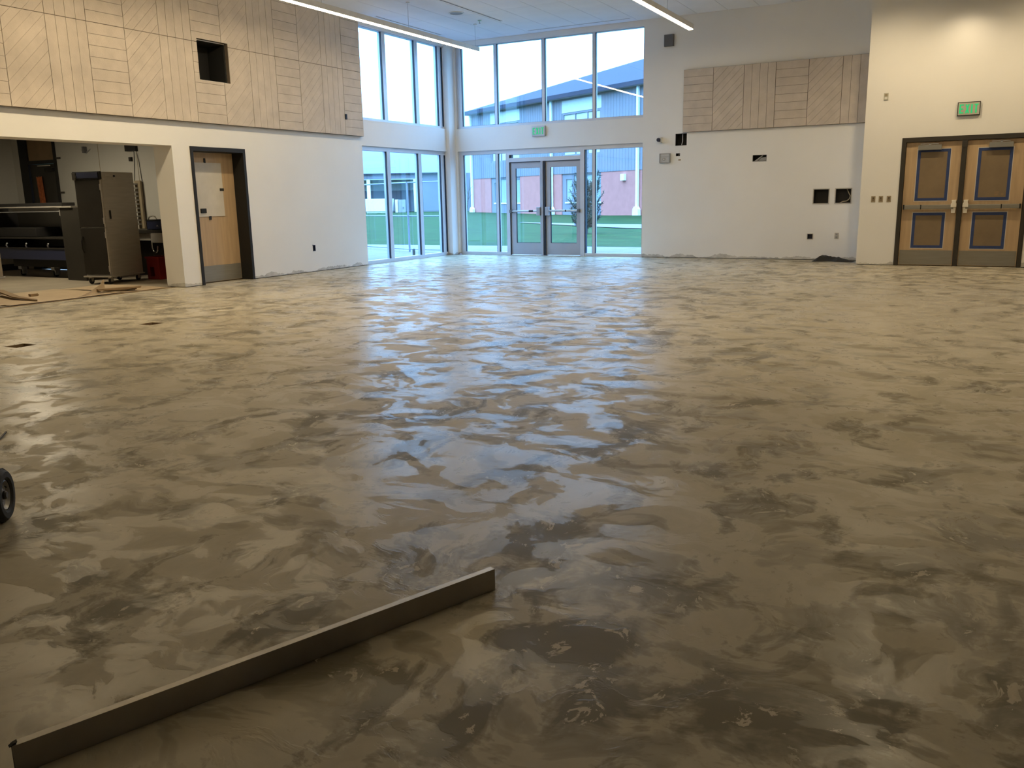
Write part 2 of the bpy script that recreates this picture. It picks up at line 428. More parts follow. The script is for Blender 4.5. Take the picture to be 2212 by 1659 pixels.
# wall A (with the kitchen opening, single door, corner glazing and the black cutout)
ZW = 0.010
HA = [(3.4, 9.585, -1, 2.19), (9.930, 11.10, -1, 2.195), (14.32, 17.50, -1, 2.39), (14.32, 17.50, 2.895, 4.69),
      (10.22, 10.85, 3.23, 3.82), (12.652, 12.720, 0.387, 0.50)]
m = MB().sheet([-6.0, 11.6], [ZW, ZC+0.02], HA, fA, 0.0, 0.41).sheet([11.6, 17.74], [ZW, ZC+0.02], HA, fA, 0.0, 0.18)
WL = struct(obj('wall_left', m, M['wall']), 'white wall with kitchen opening, wooden door and acoustic cladding')
HB = [(-10.95, -6.385, -1, 2.385), (-10.95, -6.385, 2.895, 4.69),
      (-5.677, -5.438, 2.29, 2.528), (-5.661, -5.574, 2.08, 2.137), (-4.087, -3.817, 1.915, 2.04),
      (-2.890, -2.612, 1.085, 1.352), (-2.487, -2.207, 1.087, 1.355), (-2.965, -2.866, 0.404, 0.504)]
m = MB().sheet([-11.25, -6.2], [ZW, ZC+0.02], HB, fB, 0.0, 0.18).sheet([-6.2, -1.5], [ZW, ZC+0.02], HB, fB, 0.0, 0.30)
struct(obj('wall_back', m, M['wall']), 'white wall with corner glazing, entrance doors and open wall boxes')
m = MB().sheet([-1.928, 7.0], [ZW, ZC+0.02], [(-1.305, 0.655, -1, 2.183)], fC, 0.0, 0.30)
m.box(-1.928, -1.73, YC+0.30, YB, ZW, ZC+0.02)
struct(obj('wall_right', m, M['wall']), 'cream lit wall around the taped wooden double doors')
struct(obj('wall_side', MB().box(7.0, 7.2, -6, 17.7, 0, ZC), M['wall_plain']), 'plain side wall out of view')
struct(obj('wall_rear', MB().box(-11.5, 7.0, -6.2, -6.0, 0, ZC), M['wall_plain']), 'plain rear wall behind the camera')
struct(obj('wall_light_block', MB().box(-1.7, 7.2, 18.6, 18.8, 0, ZC).box(7.0, 7.2, 17.0, 18.8, 0, ZC).box(-1.9, -1.7, 17.74, 18.8, 0, ZC).box(-1.9, 7.2, 17.03, 18.8, -0.1, 0.0).box(-1.9, 7.2, 17.03, 18.8, 2.9, 3.0), M['wall_plain']), 'added unseen box blocking light behind the wooden double doors')  # closed box added out of view to stop light leaking round the doors
# black strips set in the gap under the walls, standing in for its shade
gap = MB(); gap.box(XA-0.3, XA-0.02, -6, 3.4, 0, ZW).box(XA-0.39, XA-0.02, 9.62, 9.93, 0, ZW).box(XA-0.3, XA-0.02, 11.10, 14.3, 0, ZW)
gap.box(-6.38, -1.5, YB+0.02, YB+0.3, 0, ZW).box(-1.9, -1.31, YC+0.02, YC+0.3, 0, ZW).box(0.66, 7, YC+0.02, YC+0.3, 0, ZW)
struct(obj('gap_shade', gap, M['darkhole']), 'thin black strip standing in for shade under the unfinished wallboard')
# corner post
struct(obj('column', MB().box(-11.24, -11.0, 17.48, 17.80, 0.0, ZC), M['wall'], bevel=0.02), 'white square corner column between the two glazed walls')

# ------------------------------------------------------------------ glazing
def glazing(name, label, fn, u0, u1, v0, v1, mull, wm, sill, head, jl, jr, recess=0.045, skip=None, vis=+1):
    """stick-built glazing in plane fn; mull = list of mullion (u0,u1)."""
    root = sroot(name, fn((u0+u1)/2, v0, recess), label)
    fr = MB()
    D0, D1 = recess, recess+0.11
    def bx(a, b, c, d, w0=D0, w1=D1, mb=fr): mb.prism([(a, c), (b, c), (b, d), (a, d)], fn, w0, w1)
    if skip is None:
        bx(u0, u1, v0, v0+sill)
    else:
        bx(u0, skip[0], v0, v0+sill); bx(skip[1], u1, v0, v0+sill)
    bx(u0, u1, v1-head, v1)
    bx(u0, u0+jl, v0+sill, v1-head); bx(u1-jr, u1, v0+sill, v1-head)
    obj('frame', fr, M['alu'], root, bevel=0.003)
    edges = [u0+jl] + [x for mm in mull for x in mm] + [u1-jr]
    for a, b in mull:
        k = MB(); bx(a, b, v0+sill, v1-head, mb=k); mo = obj('mullion', k, M['alu'], root, bevel=0.003)
    for i in range(0, len(edges), 2):
        a, b = edges[i], edges[i+1]
        if skip is not None and a < (skip[0]+skip[1])/2 < b: continue
        g = MB(); bx(a, b, v0+sill, v1-head, recess+0.05, recess+0.058, g); p = obj('pane', g, M['glass'], root)
        k = MB()
        bx(a, a+0.012, v0+sill, v1-head, recess+0.012, recess+0.05, k); bx(b-0.012, b, v0+sill, v1-head, recess+0.012, recess+0.05, k)
        obj('gasket', k, M['gasket'], p)
    return root
# wall B, upper and lower
glazing('window_4', 'four tall clerestory panes above the entrance doors', fB, -10.95, -6.385, 2.895, 4.69,
        [(-9.952, -9.885), (-8.75, -8.683), (-7.544, -7.482)], 0.065, 0.05, 0.012, 0.13, 0.01)
g3 = glazing('window_3', 'storefront sidelights on both sides of the entrance doors', fB, -10.95, -6.385, 0.0, 2.385,
        [(-9.961, -9.898), (-9.689, -7.735), (-7.549, -7.487)], 0.065, 0.068, 0.085, 0.12, 0.012, skip=(-9.689, -7.735))
# the middle "mullion" above stands for the door portal: replace by posts, transom bar and transom pane
for ch in list(g3.children):
    if ch.name.startswith('mullion'):
        xs_ = [v.co.x for v in ch.data.vertices]
        if max(xs_)-min(xs_) > 1: bpy.data.objects.remove(ch, do_unlink=True)
k = MB().box(-9.689, -9.602, YB+0.035, YB+0.165, 0.0, 2.30); obj('door_post', k, M['alu'], g3, bevel=0.003)
k = MB().box(-7.835, -7.735, YB+0.035, YB+0.165, 0.0, 2.30); obj('door_post', k, M['alu'], g3, bevel=0.003)
k = MB().box(-9.602, -7.835, YB+0.035, YB+0.165, 2.10, 2.19); obj('transom_bar', k, M['alu'], g3, bevel=0.003)
k = MB().box(-9.602, -7.835, YB+0.035, YB+0.165, 2.262, 2.302); obj('transom_bar', k, M['alu'], g3, bevel=0.003)
k = MB().box(-9.602, -9.555, YB+0.06, YB+0.15, 2.19, 2.262); obj('gasket', k, M['gasket'], g3)
k = MB().box(-9.602, -7.835, YB+0.095, YB+0.103, 2.19, 2.262); obj('pane', k, M['glass'], g3)
k = MB().box(-7.735, -7.716, YB+0.055, YB+0.15, 0.068, 2.30); obj('gasket', k, M['gasket'], g3)
# wall A
glazing('window_1', 'three tall lower panes beside the corner column', fA, 14.32, 17.50, 0.0, 2.39,
        [(15.20, 15.315), (16.375, 16.49), (17.295, 17.41)], 0.11, 0.075, 0.085, 0.012, 0.02)
glazing('window_2', 'three tall clerestory panes beside the corner column', fA, 14.32, 17.50, 2.895, 4.69,
        [(15.20, 15.315), (16.375, 16.49), (17.295, 17.41)], 0.11, 0.05, 0.012, 0.012, 0.02)

# entrance doors -----------------------------------------------------------
def glass_leaf(x0, x1, gx0, gx1, bar_pad, pad_left):
    y0, y1 = YB+0.065, YB+0.11
    k = MB().sheet([x0, x1], [0.014, 2.092], [(gx0, gx1, 0.282, 1.957)], fB, 0.065, 0.11)
    lf = obj('door_leaf', k, M['alu_door'], d1, bevel=0.002)
    obj('pane', MB().box(gx0, gx1, YB+0.085, YB+0.092, 0.282, 1.957), M['glass'], lf)
    g = MB().box(gx0, gx0+0.016, y0+0.002, YB+0.085, 0.282, 1.957).box(gx0, gx1, y0+0.002, YB+0.085, 0.282, 0.292)
    obj('gasket', g, M['gasket'], lf)
    yb_ = YB+0.025
    bar = MB().tube([(x0+0.03, yb_, 1.0), (x1-0.03, yb_, 1.0)], 0.022, 10)
    obj('panic_bar', bar, M['silver'], lf, smooth=True)
    s = MB(); px = x1-0.055 if pad_left else x0+0.055
    s.box(px-0.045, px+0.045, YB-0.012, YB+0.066, 0.90, 1.09)
    obj('latch_case', s, M['alu_door'], lf, bevel=0.01)
    e = MB(); ex = x0+0.03 if pad_left else x1-0.03
    e.box(ex-0.03, ex+0.03, YB-0.005, YB+0.066, 0.965, 1.035)
    obj('bar_end', e, M['darkgrey'], lf, bevel=0.005)
    b = MB()
    mids = (0.62, 0.76) if pad_left else (0.58, 0.62)
    b.tube([(x0+(x1-x0)*mids[0], yb_, 1.0), (x0+(x1-x0)*mids[1], yb_, 1.0)], 0.0232, 10)
    obj('bar_insert', b, M['black'], lf)
d1 = sroot('door_1', (-8.72, YB+0.08, 0), 'pair of aluminium framed glass entrance doors with panic bars')
glass_leaf(-9.598, -8.800, -9.452, -8.838, 0, True)
glass_leaf(-8.690, -7.838, -8.575, -7.936, 0, False)
obj('center_mullion', MB().box(-8.798, -8.742, YB+0.02, YB+0.14, 0.0, 2.10), M['alu_door'], d1, bevel=0.004)
obj('mullion_shadow_side', MB().box(-8.742, -8.692, YB+0.03, YB+0.14, 0.0, 2.10), M['gasket'], d1)  # black strip, the mullion's shaded side put into colour
obj('door_stop', MB().box(-9.602, -9.585, YB+0.04, YB+0.064, 0.0, 2.10).box(-9.602, -7.835, YB+0.04, YB+0.064, 2.085, 2.10), M['gasket'], d1)
obj('strike_pad', MB().box(-8.815, -8.802, YB+0.055, YB+0.066, 1.965, 1.99), M['black'], d1)
obj('threshold', MB().box(-9.60, -7.835, YB+0.0, YB+0.16, 0.0, 0.006), M['silver'], d1)

# wooden double doors on the cream wall -----------------------------------
d2 = sroot('door_2', (-0.33, YC, 0), 'pair of maple doors with blue tape, brown paper and dark frame')
fr = MB().sheet([-1.305, 0.655], [0.0, 2.183], [(-1.238, 0.591, -1, 2.108)], fC, -0.012, 0.20)
obj('frame', fr, M['bronze'], d2, bevel=0.003)
obj('center_mullion', MB().box(-0.372, -0.300, YC-0.002, YC+0.10, 0.0, 2.107), M['bronze'], d2, bevel=0.003)
obj('mullion_bracket', MB().box(-0.378, -0.294, YC-0.012, YC-0.002, 1.995, 2.105), M['bronze'], d2, bevel=0.003)
def wood_leaf(x0, x1, up, lo, closer, latch_right):
    y0 = YC+0.035
    lf = obj('door_leaf', MB().box(x0, x1, y0, y0+0.045, 0.012, 2.103), M['maple'], d2, bevel=0.002)
    obj('kick_plate', MB().box(x0+0.012, x1-0.012, y0-0.003, y0, 0.02, 0.27), M['kick'], lf)
    for nm, (a, b, c, d) in (('upper', up), ('lower', lo)):
        t = 0.047
        ring = MB().sheet([a, b], [c, d], [(a+t, b-t, c+t, d-t)], fC, 0.0305, 0.0325)
        obj('masking_tape', ring, M['bluetape'], lf)
        edge = MB().sheet([a-0.011, b+0.011], [c-0.011, d+0.011], [(a, b, c, d)], fC, 0.0315, 0.0345)
        obj('paper_border', edge, M['whitesheet'], lf)
        obj('paper_cover', MB().box(a+t-0.01, b-t+0.01, y0-0.0025, y0-0.0005, c+t-0.01, d-t+0.01), M['kraft'], lf)
    a, b, c, d = closer
    obj('door_closer', MB().box(a, b, YC-0.035, y0-0.001, c, d), M['closer'], lf, bevel=0.006)
    mx = (a+b)/2
    arm = MB().box(a+0.03, b-0.05, YC-0.03, YC-0.01, d+0.012, d+0.022).box(mx-0.015, mx+0.015, YC-0.03, YC-0.01, d, d+0.022)
    obj('closer_arm', arm, M['silver'], lf)
    zc = 1.012
    s = x1-0.05 if latch_right else x0+0.05; e = x0+0.03 if latch_right else x1-0.03
    bar = MB().box(min(s, e), max(s, e), YC-0.04, YC+0.002, zc-0.037, zc+0.037)
    obj('panic_bar', bar, M['kick'], lf, bevel=0.012)
    q = x0+0.30 if latch_right else x1-0.30
    obj('bar_insert', MB().box(q-0.008, q+0.008, YC-0.0415, YC+0.001, zc-0.038, zc+0.038).box(e-0.012, e+0.012, YC-0.043, YC+0.03, zc-0.04, zc+0.04), M['black'], lf)
    lc = MB()
    lc.prism([(s-0.043, 1.005), (s+0.043, 1.005), (s+0.043, 1.06), (s+0.03, 1.085), (s+0.04, 1.125), (s-0.035, 1.125), (s-0.028, 1.085), (s-0.043, 1.06)], fC, -0.06, 0.034)
    obj('latch_head', lc, M['nickel'], lf, bevel=0.006)
    lc = MB().prism([(s-0.03, 0.908), (s+0.03, 0.908), (s+0.036, 1.0), (s-0.036, 1.0)], fC, -0.035, 0.034)
    obj('latch_base', lc, M['nickel'], lf, bevel=0.004)
wood_leaf(-1.232, -0.376, (-1.045, -0.538, 1.117, 1.980), (-1.051, -0.545, 0.309, 0.916), (-1.043, -0.683, 1.966, 2.050), True)
wood_leaf(-0.296, 0.586, (-0.123, 0.383, 1.113, 1.970), (-0.129, 0.381, 0.305, 0.915), (0.028, 0.375, 1.968, 2.052), False)
# faint print on the brown paper
pr = MB().box(0.16, 0.235, YC+0.0312, YC+0.0322, 1.235, 1.252).box(0.165, 0.225, YC+0.0312, YC+0.0322, 1.185, 1.222).box(0.262, 0.30, YC+0.0312, YC+0.0322, 1.187, 1.222)
obj('paper_print', pr, M['carddark'], d2)

# single wooden door on wall A, recessed 0.24 m ---------------------------
d3 = sroot('door_3', (XA-0.2, 10.5, 0), 'maple door with taped grey board in deep black frame')
fr = MB().sheet([9.930, 11.10], [0.0, 2.195], [(9.985, 11.045, -1, 2.128)], fA, -0.015, 0.40)
obj('frame', fr, M['black'], d3, bevel=0.003)
XL = XA-0.24
lf = obj('door_leaf', MB().box(XL-0.045, XL, 9.99, 11.04, 0.012, 2.124), M['maple'], d3, bevel=0.002)
obj('kick_plate', MB().box(XL, XL+0.003, 10.0, 11.03, 0.018, 0.283), M['kick'], lf)
obj('taped_board', MB().sheet([10.02, 10.765], [1.093, 1.962], [(10.24, 10.365, 1.10, 1.225)], lambda u, v, w: (XL-w, u, v), -0.010, -0.004), M['whitesheet'], lf)
obj('board_notch', MB().box(XL+0.0, XL+0.009, 10.24, 10.365, 1.095, 1.155), M['whitesheet'], lf)
obj('lock_body', MB().box(XL, XL+0.025, 10.245, 10.36, 1.152, 1.224), M['black'], lf, bevel=0.004)
obj('lever_plate', MB().box(XL, XL+0.03, 10.09, 10.135, 1.12, 1.225), M['black'], lf, bevel=0.004)
for (y, z, a, b) in ((10.425, 1.995, 0.018, 0.038), (10.74, 1.529, 0.045, 0.022), (10.44, 1.068, 0.025, 0.03)):
    obj('black_tape', MB().box(XL-0.001, XL+0.012, y-a, y+a, z-b, z+b), M['black'], lf)
obj('door_edge_line', MB().box(XL, XL+0.004, 10.752, 10.756, 1.10, 1.82), M['carddark'], lf)

# ------------------------------------------------------------------ acoustic cladding, plank by plank
def clip(poly, a, b, c):         # keep a*u+b*v <= c
    out = []
    for i in range(len(poly)):
        p, q = poly[i], poly[(i+1) % len(poly)]
        dp = a*p[0]+b*p[1]-c; dq = a*q[0]+b*q[1]-c
        if dp <= 0: out.append(p)
        if (dp < 0 < dq) or (dq < 0 < dp):
            t = dp/(dp-dq); out.append((p[0]+t*(q[0]-p[0]), p[1]+t*(q[1]-p[1])))
    return out
def area(p): return abs(sum(p[i][0]*p[(i+1) % len(p)][1]-p[(i+1) % len(p)][0]*p[i][1] for i in range(len(p))))/2
def minus(poly, H):
    res = []; rest = poly
    for (a, b, c) in ((1, 0, H[0]), (-1, 0, -H[1]), (0, 1, H[2]), (0, -1, -H[3])):
        q = clip(rest, a, b, c)
        if len(q) > 2 and area(q) > 1e-5: res.append(q)
        rest = clip(rest, -a, -b, -c)
        if len(rest) < 3: break
    return res
def cladding(name, label, fn, cols, rows, hole, w_back, w_face):
    """cols: (u0,u1,pattern); rows: (v0,v1); planks 0.152 wide."""
    root = thing(name, label, 'wall cladding', fn((cols[0][0]+cols[-1][1])/2, rows[0][0], 0))
    P = 0.152
    for (v0, v1, full0, full1) in rows:
        for (u0, u1, pat) in cols:
            g = 0.0045
            rect = [(u0+g, v0+g), (u1-g, v0+g), (u1-g, v1-g), (u0+g, v1-g)]
            bk = MB()
            pieces = minus([(u0, v0), (u1, v0), (u1, v1), (u0, v1)], hole) if hole and hole[0] < u1 and hole[1] > u0 and hole[2] < v1 and hole[3] > v0 else [[(u0, v0), (u1, v0), (u1, v1), (u0, v1)]]
            for q in pieces: bk.prism(q, fn, w_back, w_face+0.010)
            if not bk.v: continue
            pn = obj('panel', bk, M['groove'], root)
            lines = []
            if pat == 'h':
                k = 0
                while full0+k*P < v1:
                    lines.append(clip(clip(rect, 0, -1, -(full0+k*P+0.0025)), 0, 1, full0+(k+1)*P-0.0025)); k += 1
            elif pat == 'v':
                for k in range(4):
                    lines.append(clip(clip(rect, -1, 0, -(u0+k*(0.6065/4)+0.0025)), 1, 0, u0+(k+1)*(0.6065/4)-0.0025))
            else:
                for k in range(-5, 10):       # v - u = const, rising to the right
                    c0 = full0-u0+k*P; c1 = c0+P
                    lines.append(clip(clip(rect, 1, -1, -(c0+0.0015)), -1, 1, c1-0.0015))
            for q in lines:
                if len(q) < 3 or area(q) < 4e-4: continue
                qs = minus(q, hole) if hole and max(p[0] for p in q) > hole[0] and min(p[0] for p in q) < hole[1] and max(p[1] for p in q) > hole[2] and min(p[1] for p in q) < hole[3] else [q]
                if not qs: continue
                mb = MB(); dw = random.uniform(-0.0015, 0.0015)
                for qq in qs: mb.prism(qq, fn, w_face+0.010, w_face+dw)
                obj('plank', mb, M['plank'], pn)
    return root
cols = []
pats = ['d', 'v', 'h']
for k in range(14):
    u1 = 13.738-0.6065*k; cols.append((u1-0.6065, u1, ('v', 'd', 'h')[k % 3]))
cols = cols[::-1] + [(13.738, 14.300, 'h')]
ca = cladding('acoustic_cladding', 'long beige plank-grooved acoustic cladding with a black cutout above the kitchen opening', lambda u, v, w: (XA+0.002-w, u, v), cols,
              [(2.560, 3.777, 2.560, 3.777), (3.777, 4.790, 3.777, 4.99)], (10.20, 10.842, 3.215, 3.833), 0.0, -0.075)
obj('cutout_lining', MB().sheet([10.20, 10.842], [3.215, 3.833], [(10.225, 10.815, 3.235, 3.813)], fA, 0.002, 0.36), M['darkhole'], WL)  # near-black lining puts the shade of the recess into its colour
obj('cutout_back', MB().box(XA-0.37, XA-0.36, 10.20, 10.842, 3.215, 3.833), M['darkhole'], WL)
obj('junction_plate', MB().box(XA+0.074, XA+0.092, 13.73, 13.79, 2.85, 2.95), M['black'], ca, bevel=0.008)
k0 = -5.515
colsB = [(k0+0.6065*i, k0+0.6065*(i+1), ('h', 'd', 'v')[i % 3]) for i in range(5)] + [(k0+0.6065*5, -1.932, 'v')]
cladding('acoustic_cladding', 'short beige plank-grooved acoustic cladding above the row of open wall boxes', lambda u, v, w: (u, YB-0.002+w, v), colsB,
         [(2.545, 3.755, 2.545, 3.755)], None, 0.0, -0.05)

# ------------------------------------------------------------------ lights
def pendant(name, label, x, y0, y1, joints, cables):
    t = thing(name, label, 'pendant light', (x, (y0+y1)/2, ZC), 0)
    z = 4.26; w = 0.048
    obj('housing', MB().box(x-w, x+w, y0, y1, z+0.012, z+0.10), M['whiteplastic'], t, bevel=0.004)
    js = [y0] + joints + [y1]
    for a, b in zip(js[:-1], js[1:]):
        obj('lens', MB().box(x-w+0.008, x+w-0.008, a+0.012, b-0.012, z, z+0.013), M['lens'] if b < 11.6 else M['lens_dim'], t)
    for c in cables:
        obj('cable', MB().tube([(x, c, z+0.10), (x, c, ZC-0.012)], 0.0035, 6), M['silver'], t)
        obj('ceiling_cup', MB().lathe([(0.0, 0), (0.035, 0), (0.035, 0.014), (0.0, 0.014)], (x, c, ZC-0.015), (0, 0, 1), 14), M['whiteplastic'], t)
    return t
pendant('linear_pendant', 'long white linear pendant light running past the cladding to the corner windows', -9.47, 5.10, 16.25,
        [5.10+1.26*k for k in range(1, 9) if 5.10+1.26*k < 16], [6.6, 9.0, 11.39, 13.78, 16.17])
pendant('linear_pendant', 'white linear pendant light ending near the square dark wall speaker', -4.99, 6.30, 16.38,
        [6.30+1.26*k for k in range(1, 8) if 6.30+1.26*k < 16], [7.8, 10.2, 12.6, 15.0])
pendant('linear_pendant', 'added unseen linear pendant light filling the near right part of the hall', -0.51, 5.60, 11.6, [5.60+1.26*k for k in range(1, 5)], [7.0, 9.4])  # added out of view as fill, continuing the row spacing
# wall-mounted downlight over the double doors
t = thing('wall_downlight', 'white cylinder downlight high on cream wall above exit sign', 'downlight', (-0.43, YC, 4.42))
obj('arm', MB().box(-0.455, -0.405, YC-0.45, YC, 4.40, 4.44), M['whiteplastic'], t)
obj('canister', MB().lathe([(0.0, 0.20), (0.075, 0.20), (0.085, 0.19), (0.085, 0.0), (0.075, 0.0), (0.07, 0.03), (0, 0.03)], (-0.43, YC-0.45, 4.255), (0, 0, 1), 24), M['whiteplastic'], t, smooth=True)
obj('lens', MB().lathe([(0.0, 0.02), (0.068, 0.02), (0.068, 0.026), (0, 0.026)], (-0.43, YC-0.45, 4.255), (0, 0, 1), 24), M['spotlens'], t)
sp = bpy.data.lights.new('downlight_lamp', 'SPOT'); sp.energy = 24; sp.color = (1.0, 0.80, 0.52); sp.spot_size = math.radians(150); sp.spot_blend = 0.9; sp.shadow_soft_size = 0.06
so = bpy.data.objects.new('lamp', sp); COL.objects.link(so)
place(so, Matrix.Translation(Vector((-0.43, YC-0.45, 4.26))), t)

# downlights added out of view to brighten the kitchen side and the double-door wall
for i, (x, y, e, lb) in enumerate(((-8.9, 5.6, 170, 'added unseen ceiling downlight nearest the kitchen opening'), (-8.9, 8.0, 150, 'added unseen ceiling downlight between pendant and kitchen opening'),
                               (-1.5, 15.3, 230, 'added unseen ceiling downlight facing the cream wall corner'), (0.9, 15.3, 230, 'added unseen ceiling downlight facing the wooden double doors'))):
    t = thing('added_downlight', lb, 'downlight', (x, y, ZC))
    obj('trim_ring', MB().lathe([(0.075, 0), (0.10, 0), (0.10, 0.01), (0.075, 0.01)], (x, y, ZC-0.011), (0, 0, 1), 24), M['whiteplastic'], t)
    obj('lens', MB().lathe([(0.0, 0.004), (0.076, 0.004), (0.076, 0.008), (0, 0.008)], (x, y, ZC-0.011), (0, 0, 1), 24), M['spotlens'], t)
    sp = bpy.data.lights.new('downlight_lamp', 'SPOT'); sp.energy = e; sp.color = (1.0, 0.78, 0.47); sp.spot_size = math.radians(150); sp.spot_blend = 0.8; sp.shadow_soft_size = 0.08
    so = bpy.data.objects.new('lamp', sp); COL.objects.link(so)
    place(so, Matrix.Translation(Vector((x, y, ZC-0.02))), t)

# ceiling fittings
def slot(label, x0, x1, y0, y1):
    t = thing('slot_diffuser', label, 'air vent', ((x0+x1)/2, (y0+y1)/2, ZC))
    obj('frame', MB().sheet([x0-0.012, x1+0.012], [y0-0.012, y1+0.012], [(x0, x1, y0, y1)], lambda u, v, w: (u, v, ZC-0.006+w), 0, 0.006), M['ceiling'], t)
    obj('slot', MB().box(x0, x1, y0, y1, ZC-0.003, ZC-0.001), M['black'], t)
slot('longest black slot diffuser in the ceiling beside the round speaker', -8.885, -8.855, 11.0, 16.19)
slot('grey slot diffuser in the ceiling above the left windows', -10.69, -10.66, 14.43, 16.77)
slot('short slot diffuser in the ceiling over the cladding end', -10.98, -10.95, 13.2, 14.22)
slot('slot diffuser in the ceiling parallel to the entrance windows', -8.89, -6.57, 17.395, 17.425)
t = thing('ceiling_speaker', 'round flat white speaker in ceiling by the long slot', 'speaker', (-9.22, 15.05, ZC))
obj('ring', MB().lathe([(0.125, 0), (0.15, 0), (0.15, 0.012), (0.125, 0.012)], (-9.22, 15.05, ZC-0.012), (0, 0, 1), 28), M['whiteplastic'], t)
obj('grille', MB().lathe([(0.0, 0.004), (0.126, 0.004), (0.126, 0.011), (0, 0.011)], (-9.22, 15.05, ZC-0.012), (0, 0, 1), 28), M['greyplastic'], t)
t = thing('sprinkler', 'small metal sprinkler head under the ceiling near the corner', 'sprinkler', (-9.2, 15.9, ZC))
obj('escutcheon', MB().lathe([(0, 0), (0.04, 0), (0.03, 0.008), (0, 0.008)], (-9.2, 15.9, ZC-0.009), (0, 0, 1), 14), M['chrome'], t)
obj('stem', MB().tube([(-9.2, 15.9, ZC-0.01), (-9.2, 15.9, ZC-0.06)], 0.01, 8), M['silver'], t)
obj('deflector', MB().lathe([(0, 0), (0.022, 0), (0.022, 0.004), (0, 0.004)], (-9.2, 15.9, ZC-0.066), (0, 0, 1), 12), M['silver'], t)

# ------------------------------------------------------------------ exit signs
def exit_sign(label, fn, x0, x1, z0, z1, dep, body, panel, letmat, rimw):
    t = thing('exit_sign', label, 'exit sign', fn((x0+x1)/2, z0, 0))
    obj('housing', MB().prism([(x0, z0), (x1, z0), (x1, z1), (x0, z1)], fn, 0.0, -dep), body, t, bevel=0.004)
    obj('face', MB().prism([(x0+rimw, z0+rimw), (x1-rimw, z0+rimw), (x1-rimw, z1-rimw), (x0+rimw, z1-rimw)], fn, -dep, -dep-0.003), panel, t)
    H = (z1-z0)*0.66; zb = (z0+z1)/2-H/2; s = H*0.155
    lw = H*0.44; gap_ = H*0.15; tot = lw*3+s*1.0+gap_*3; x = (x0+x1)/2-tot/2
    def bar(*P): return MB().prism(P, fn, -dep-0.003, -dep-0.006)
    # E
    mb = MB()
    for q in ([(x, zb), (x+s, zb), (x+s, zb+H), (x, zb+H)], [(x+s, zb), (x+lw, zb), (x+lw, zb+s*0.8), (x+s, zb+s*0.8)],
              [(x+s, zb+H/2-s*0.4), (x+lw*0.9, zb+H/2-s*0.4), (x+lw*0.9, zb+H/2+s*0.4), (x+s, zb+H/2+s*0.4)], [(x+s, zb+H-s*0.8), (x+lw, zb+H-s*0.8), (x+lw, zb+H), (x+s, zb+H)]):
        mb.prism(q, fn, -dep-0.003, -dep-0.006)
    obj('letter', mb, letmat, t); x += lw+gap_
    mb = MB()
    mb.prism([(x, zb), (x+s, zb), (x+lw, zb+H), (x+lw-s, zb+H)], fn, -dep-0.003, -dep-0.006)
    mb.prism([(x+lw-s, zb), (x+lw, zb), (x+s, zb+H), (x, zb+H)], fn, -dep-0.0032, -dep-0.0062)
    obj('letter', mb, letmat, t); x += lw+gap_
    obj('letter', MB().prism([(x, zb), (x+s, zb), (x+s, zb+H), (x, zb+H)], fn, -dep-0.003, -dep-0.006), letmat, t); x += s+gap_
    mb = MB().prism([(x, zb+H-s*0.8), (x+lw, zb+H-s*0.8), (x+lw, zb+H), (x, zb+H)], fn, -dep-0.003, -dep-0.006)
    mb.prism([(x+lw/2-s/2, zb), (x+lw/2+s/2, zb), (x+lw/2+s/2, zb+H-s*0.8), (x+lw/2-s/2, zb+H-s*0.8)], fn, -dep-0.003, -dep-0.006)
    obj('letter', mb, letmat, t)
    return t
exit_sign('silver exit sign with green letters above the glass entrance doors', fB, -8.968, -8.645, 2.634, 2.850, 0.05, M['silver'], M['silver'], M['exitgreen'], 0.012)
exit_sign('black framed exit sign with green letters above the wooden double doors', fC, -0.495, -0.157, 2.497, 2.716, 0.035, M['black'], M['exitpanel'], M['exitgreen'], 0.012)

# ------------------------------------------------------------------ devices on wall B
t = thing('wall_speaker', 'square dark grey speaker high on white wall near the pendant end', 'speaker', fB(-5.84, 4.235, 0))
obj('box', MB().box(-5.942, -5.742, YB-0.05, YB, 4.235, 4.463), M['darkgrey'], t, bevel=0.005)
obj('grille', MB().box(-5.932, -5.752, YB-0.056, YB-0.05, 4.245, 4.453), M['darkgrey'], t)
t = thing('security_camera', 'small camera with dark round lens on white wall bracket', 'camera', fB(-5.99, 2.42, 0))
obj('bracket', MB().box(-6.01, -5.955, YB-0.07, YB, 2.445, 2.468).box(-6.01, -5.955, YB-0.07, YB, 2.358, 2.38).box(-5.975, -5.955, YB-0.07, YB, 2.358, 2.468), M['whiteplastic'], t, bevel=0.003)
obj('lens', MB().lathe([(0, 0.10), (0.03, 0.095), (0.041, 0.07), (0.041, 0.0), (0, 0)], (-6.015, YB-0.02, 2.42), (0, -1, 0), 18), M['navy'], t, smooth=True)
t = thing('alarm_panel', 'silver square alarm device with white button below the camera', 'alarm', fB(-5.89, 1.953, 0))
obj('frame', MB().sheet([-6.003, -5.773], [1.953, 2.144], [(-5.985, -5.795, 1.968, 2.13)], fB, -0.045, 0.0), M['greyplastic'], t, bevel=0.003)
obj('face', MB().box(-5.985, -5.795, YB-0.035, YB, 1.968, 2.13), M['silver'], t)
obj('ridge', MB().box(-5.98, -5.80, YB-0.038, YB-0.035, 2.072, 2.080), M['greyplastic'], t)
obj('button_ring', MB().box(-5.93, -5.875, YB-0.042, YB-0.035, 2.003, 2.052), M['greyplastic'], t, bevel=0.003)
obj('button', MB().box(-5.915, -5.89, YB-0.047, YB-0.042, 2.015, 2.04), M['whiteplastic'], t, bevel=0.003)
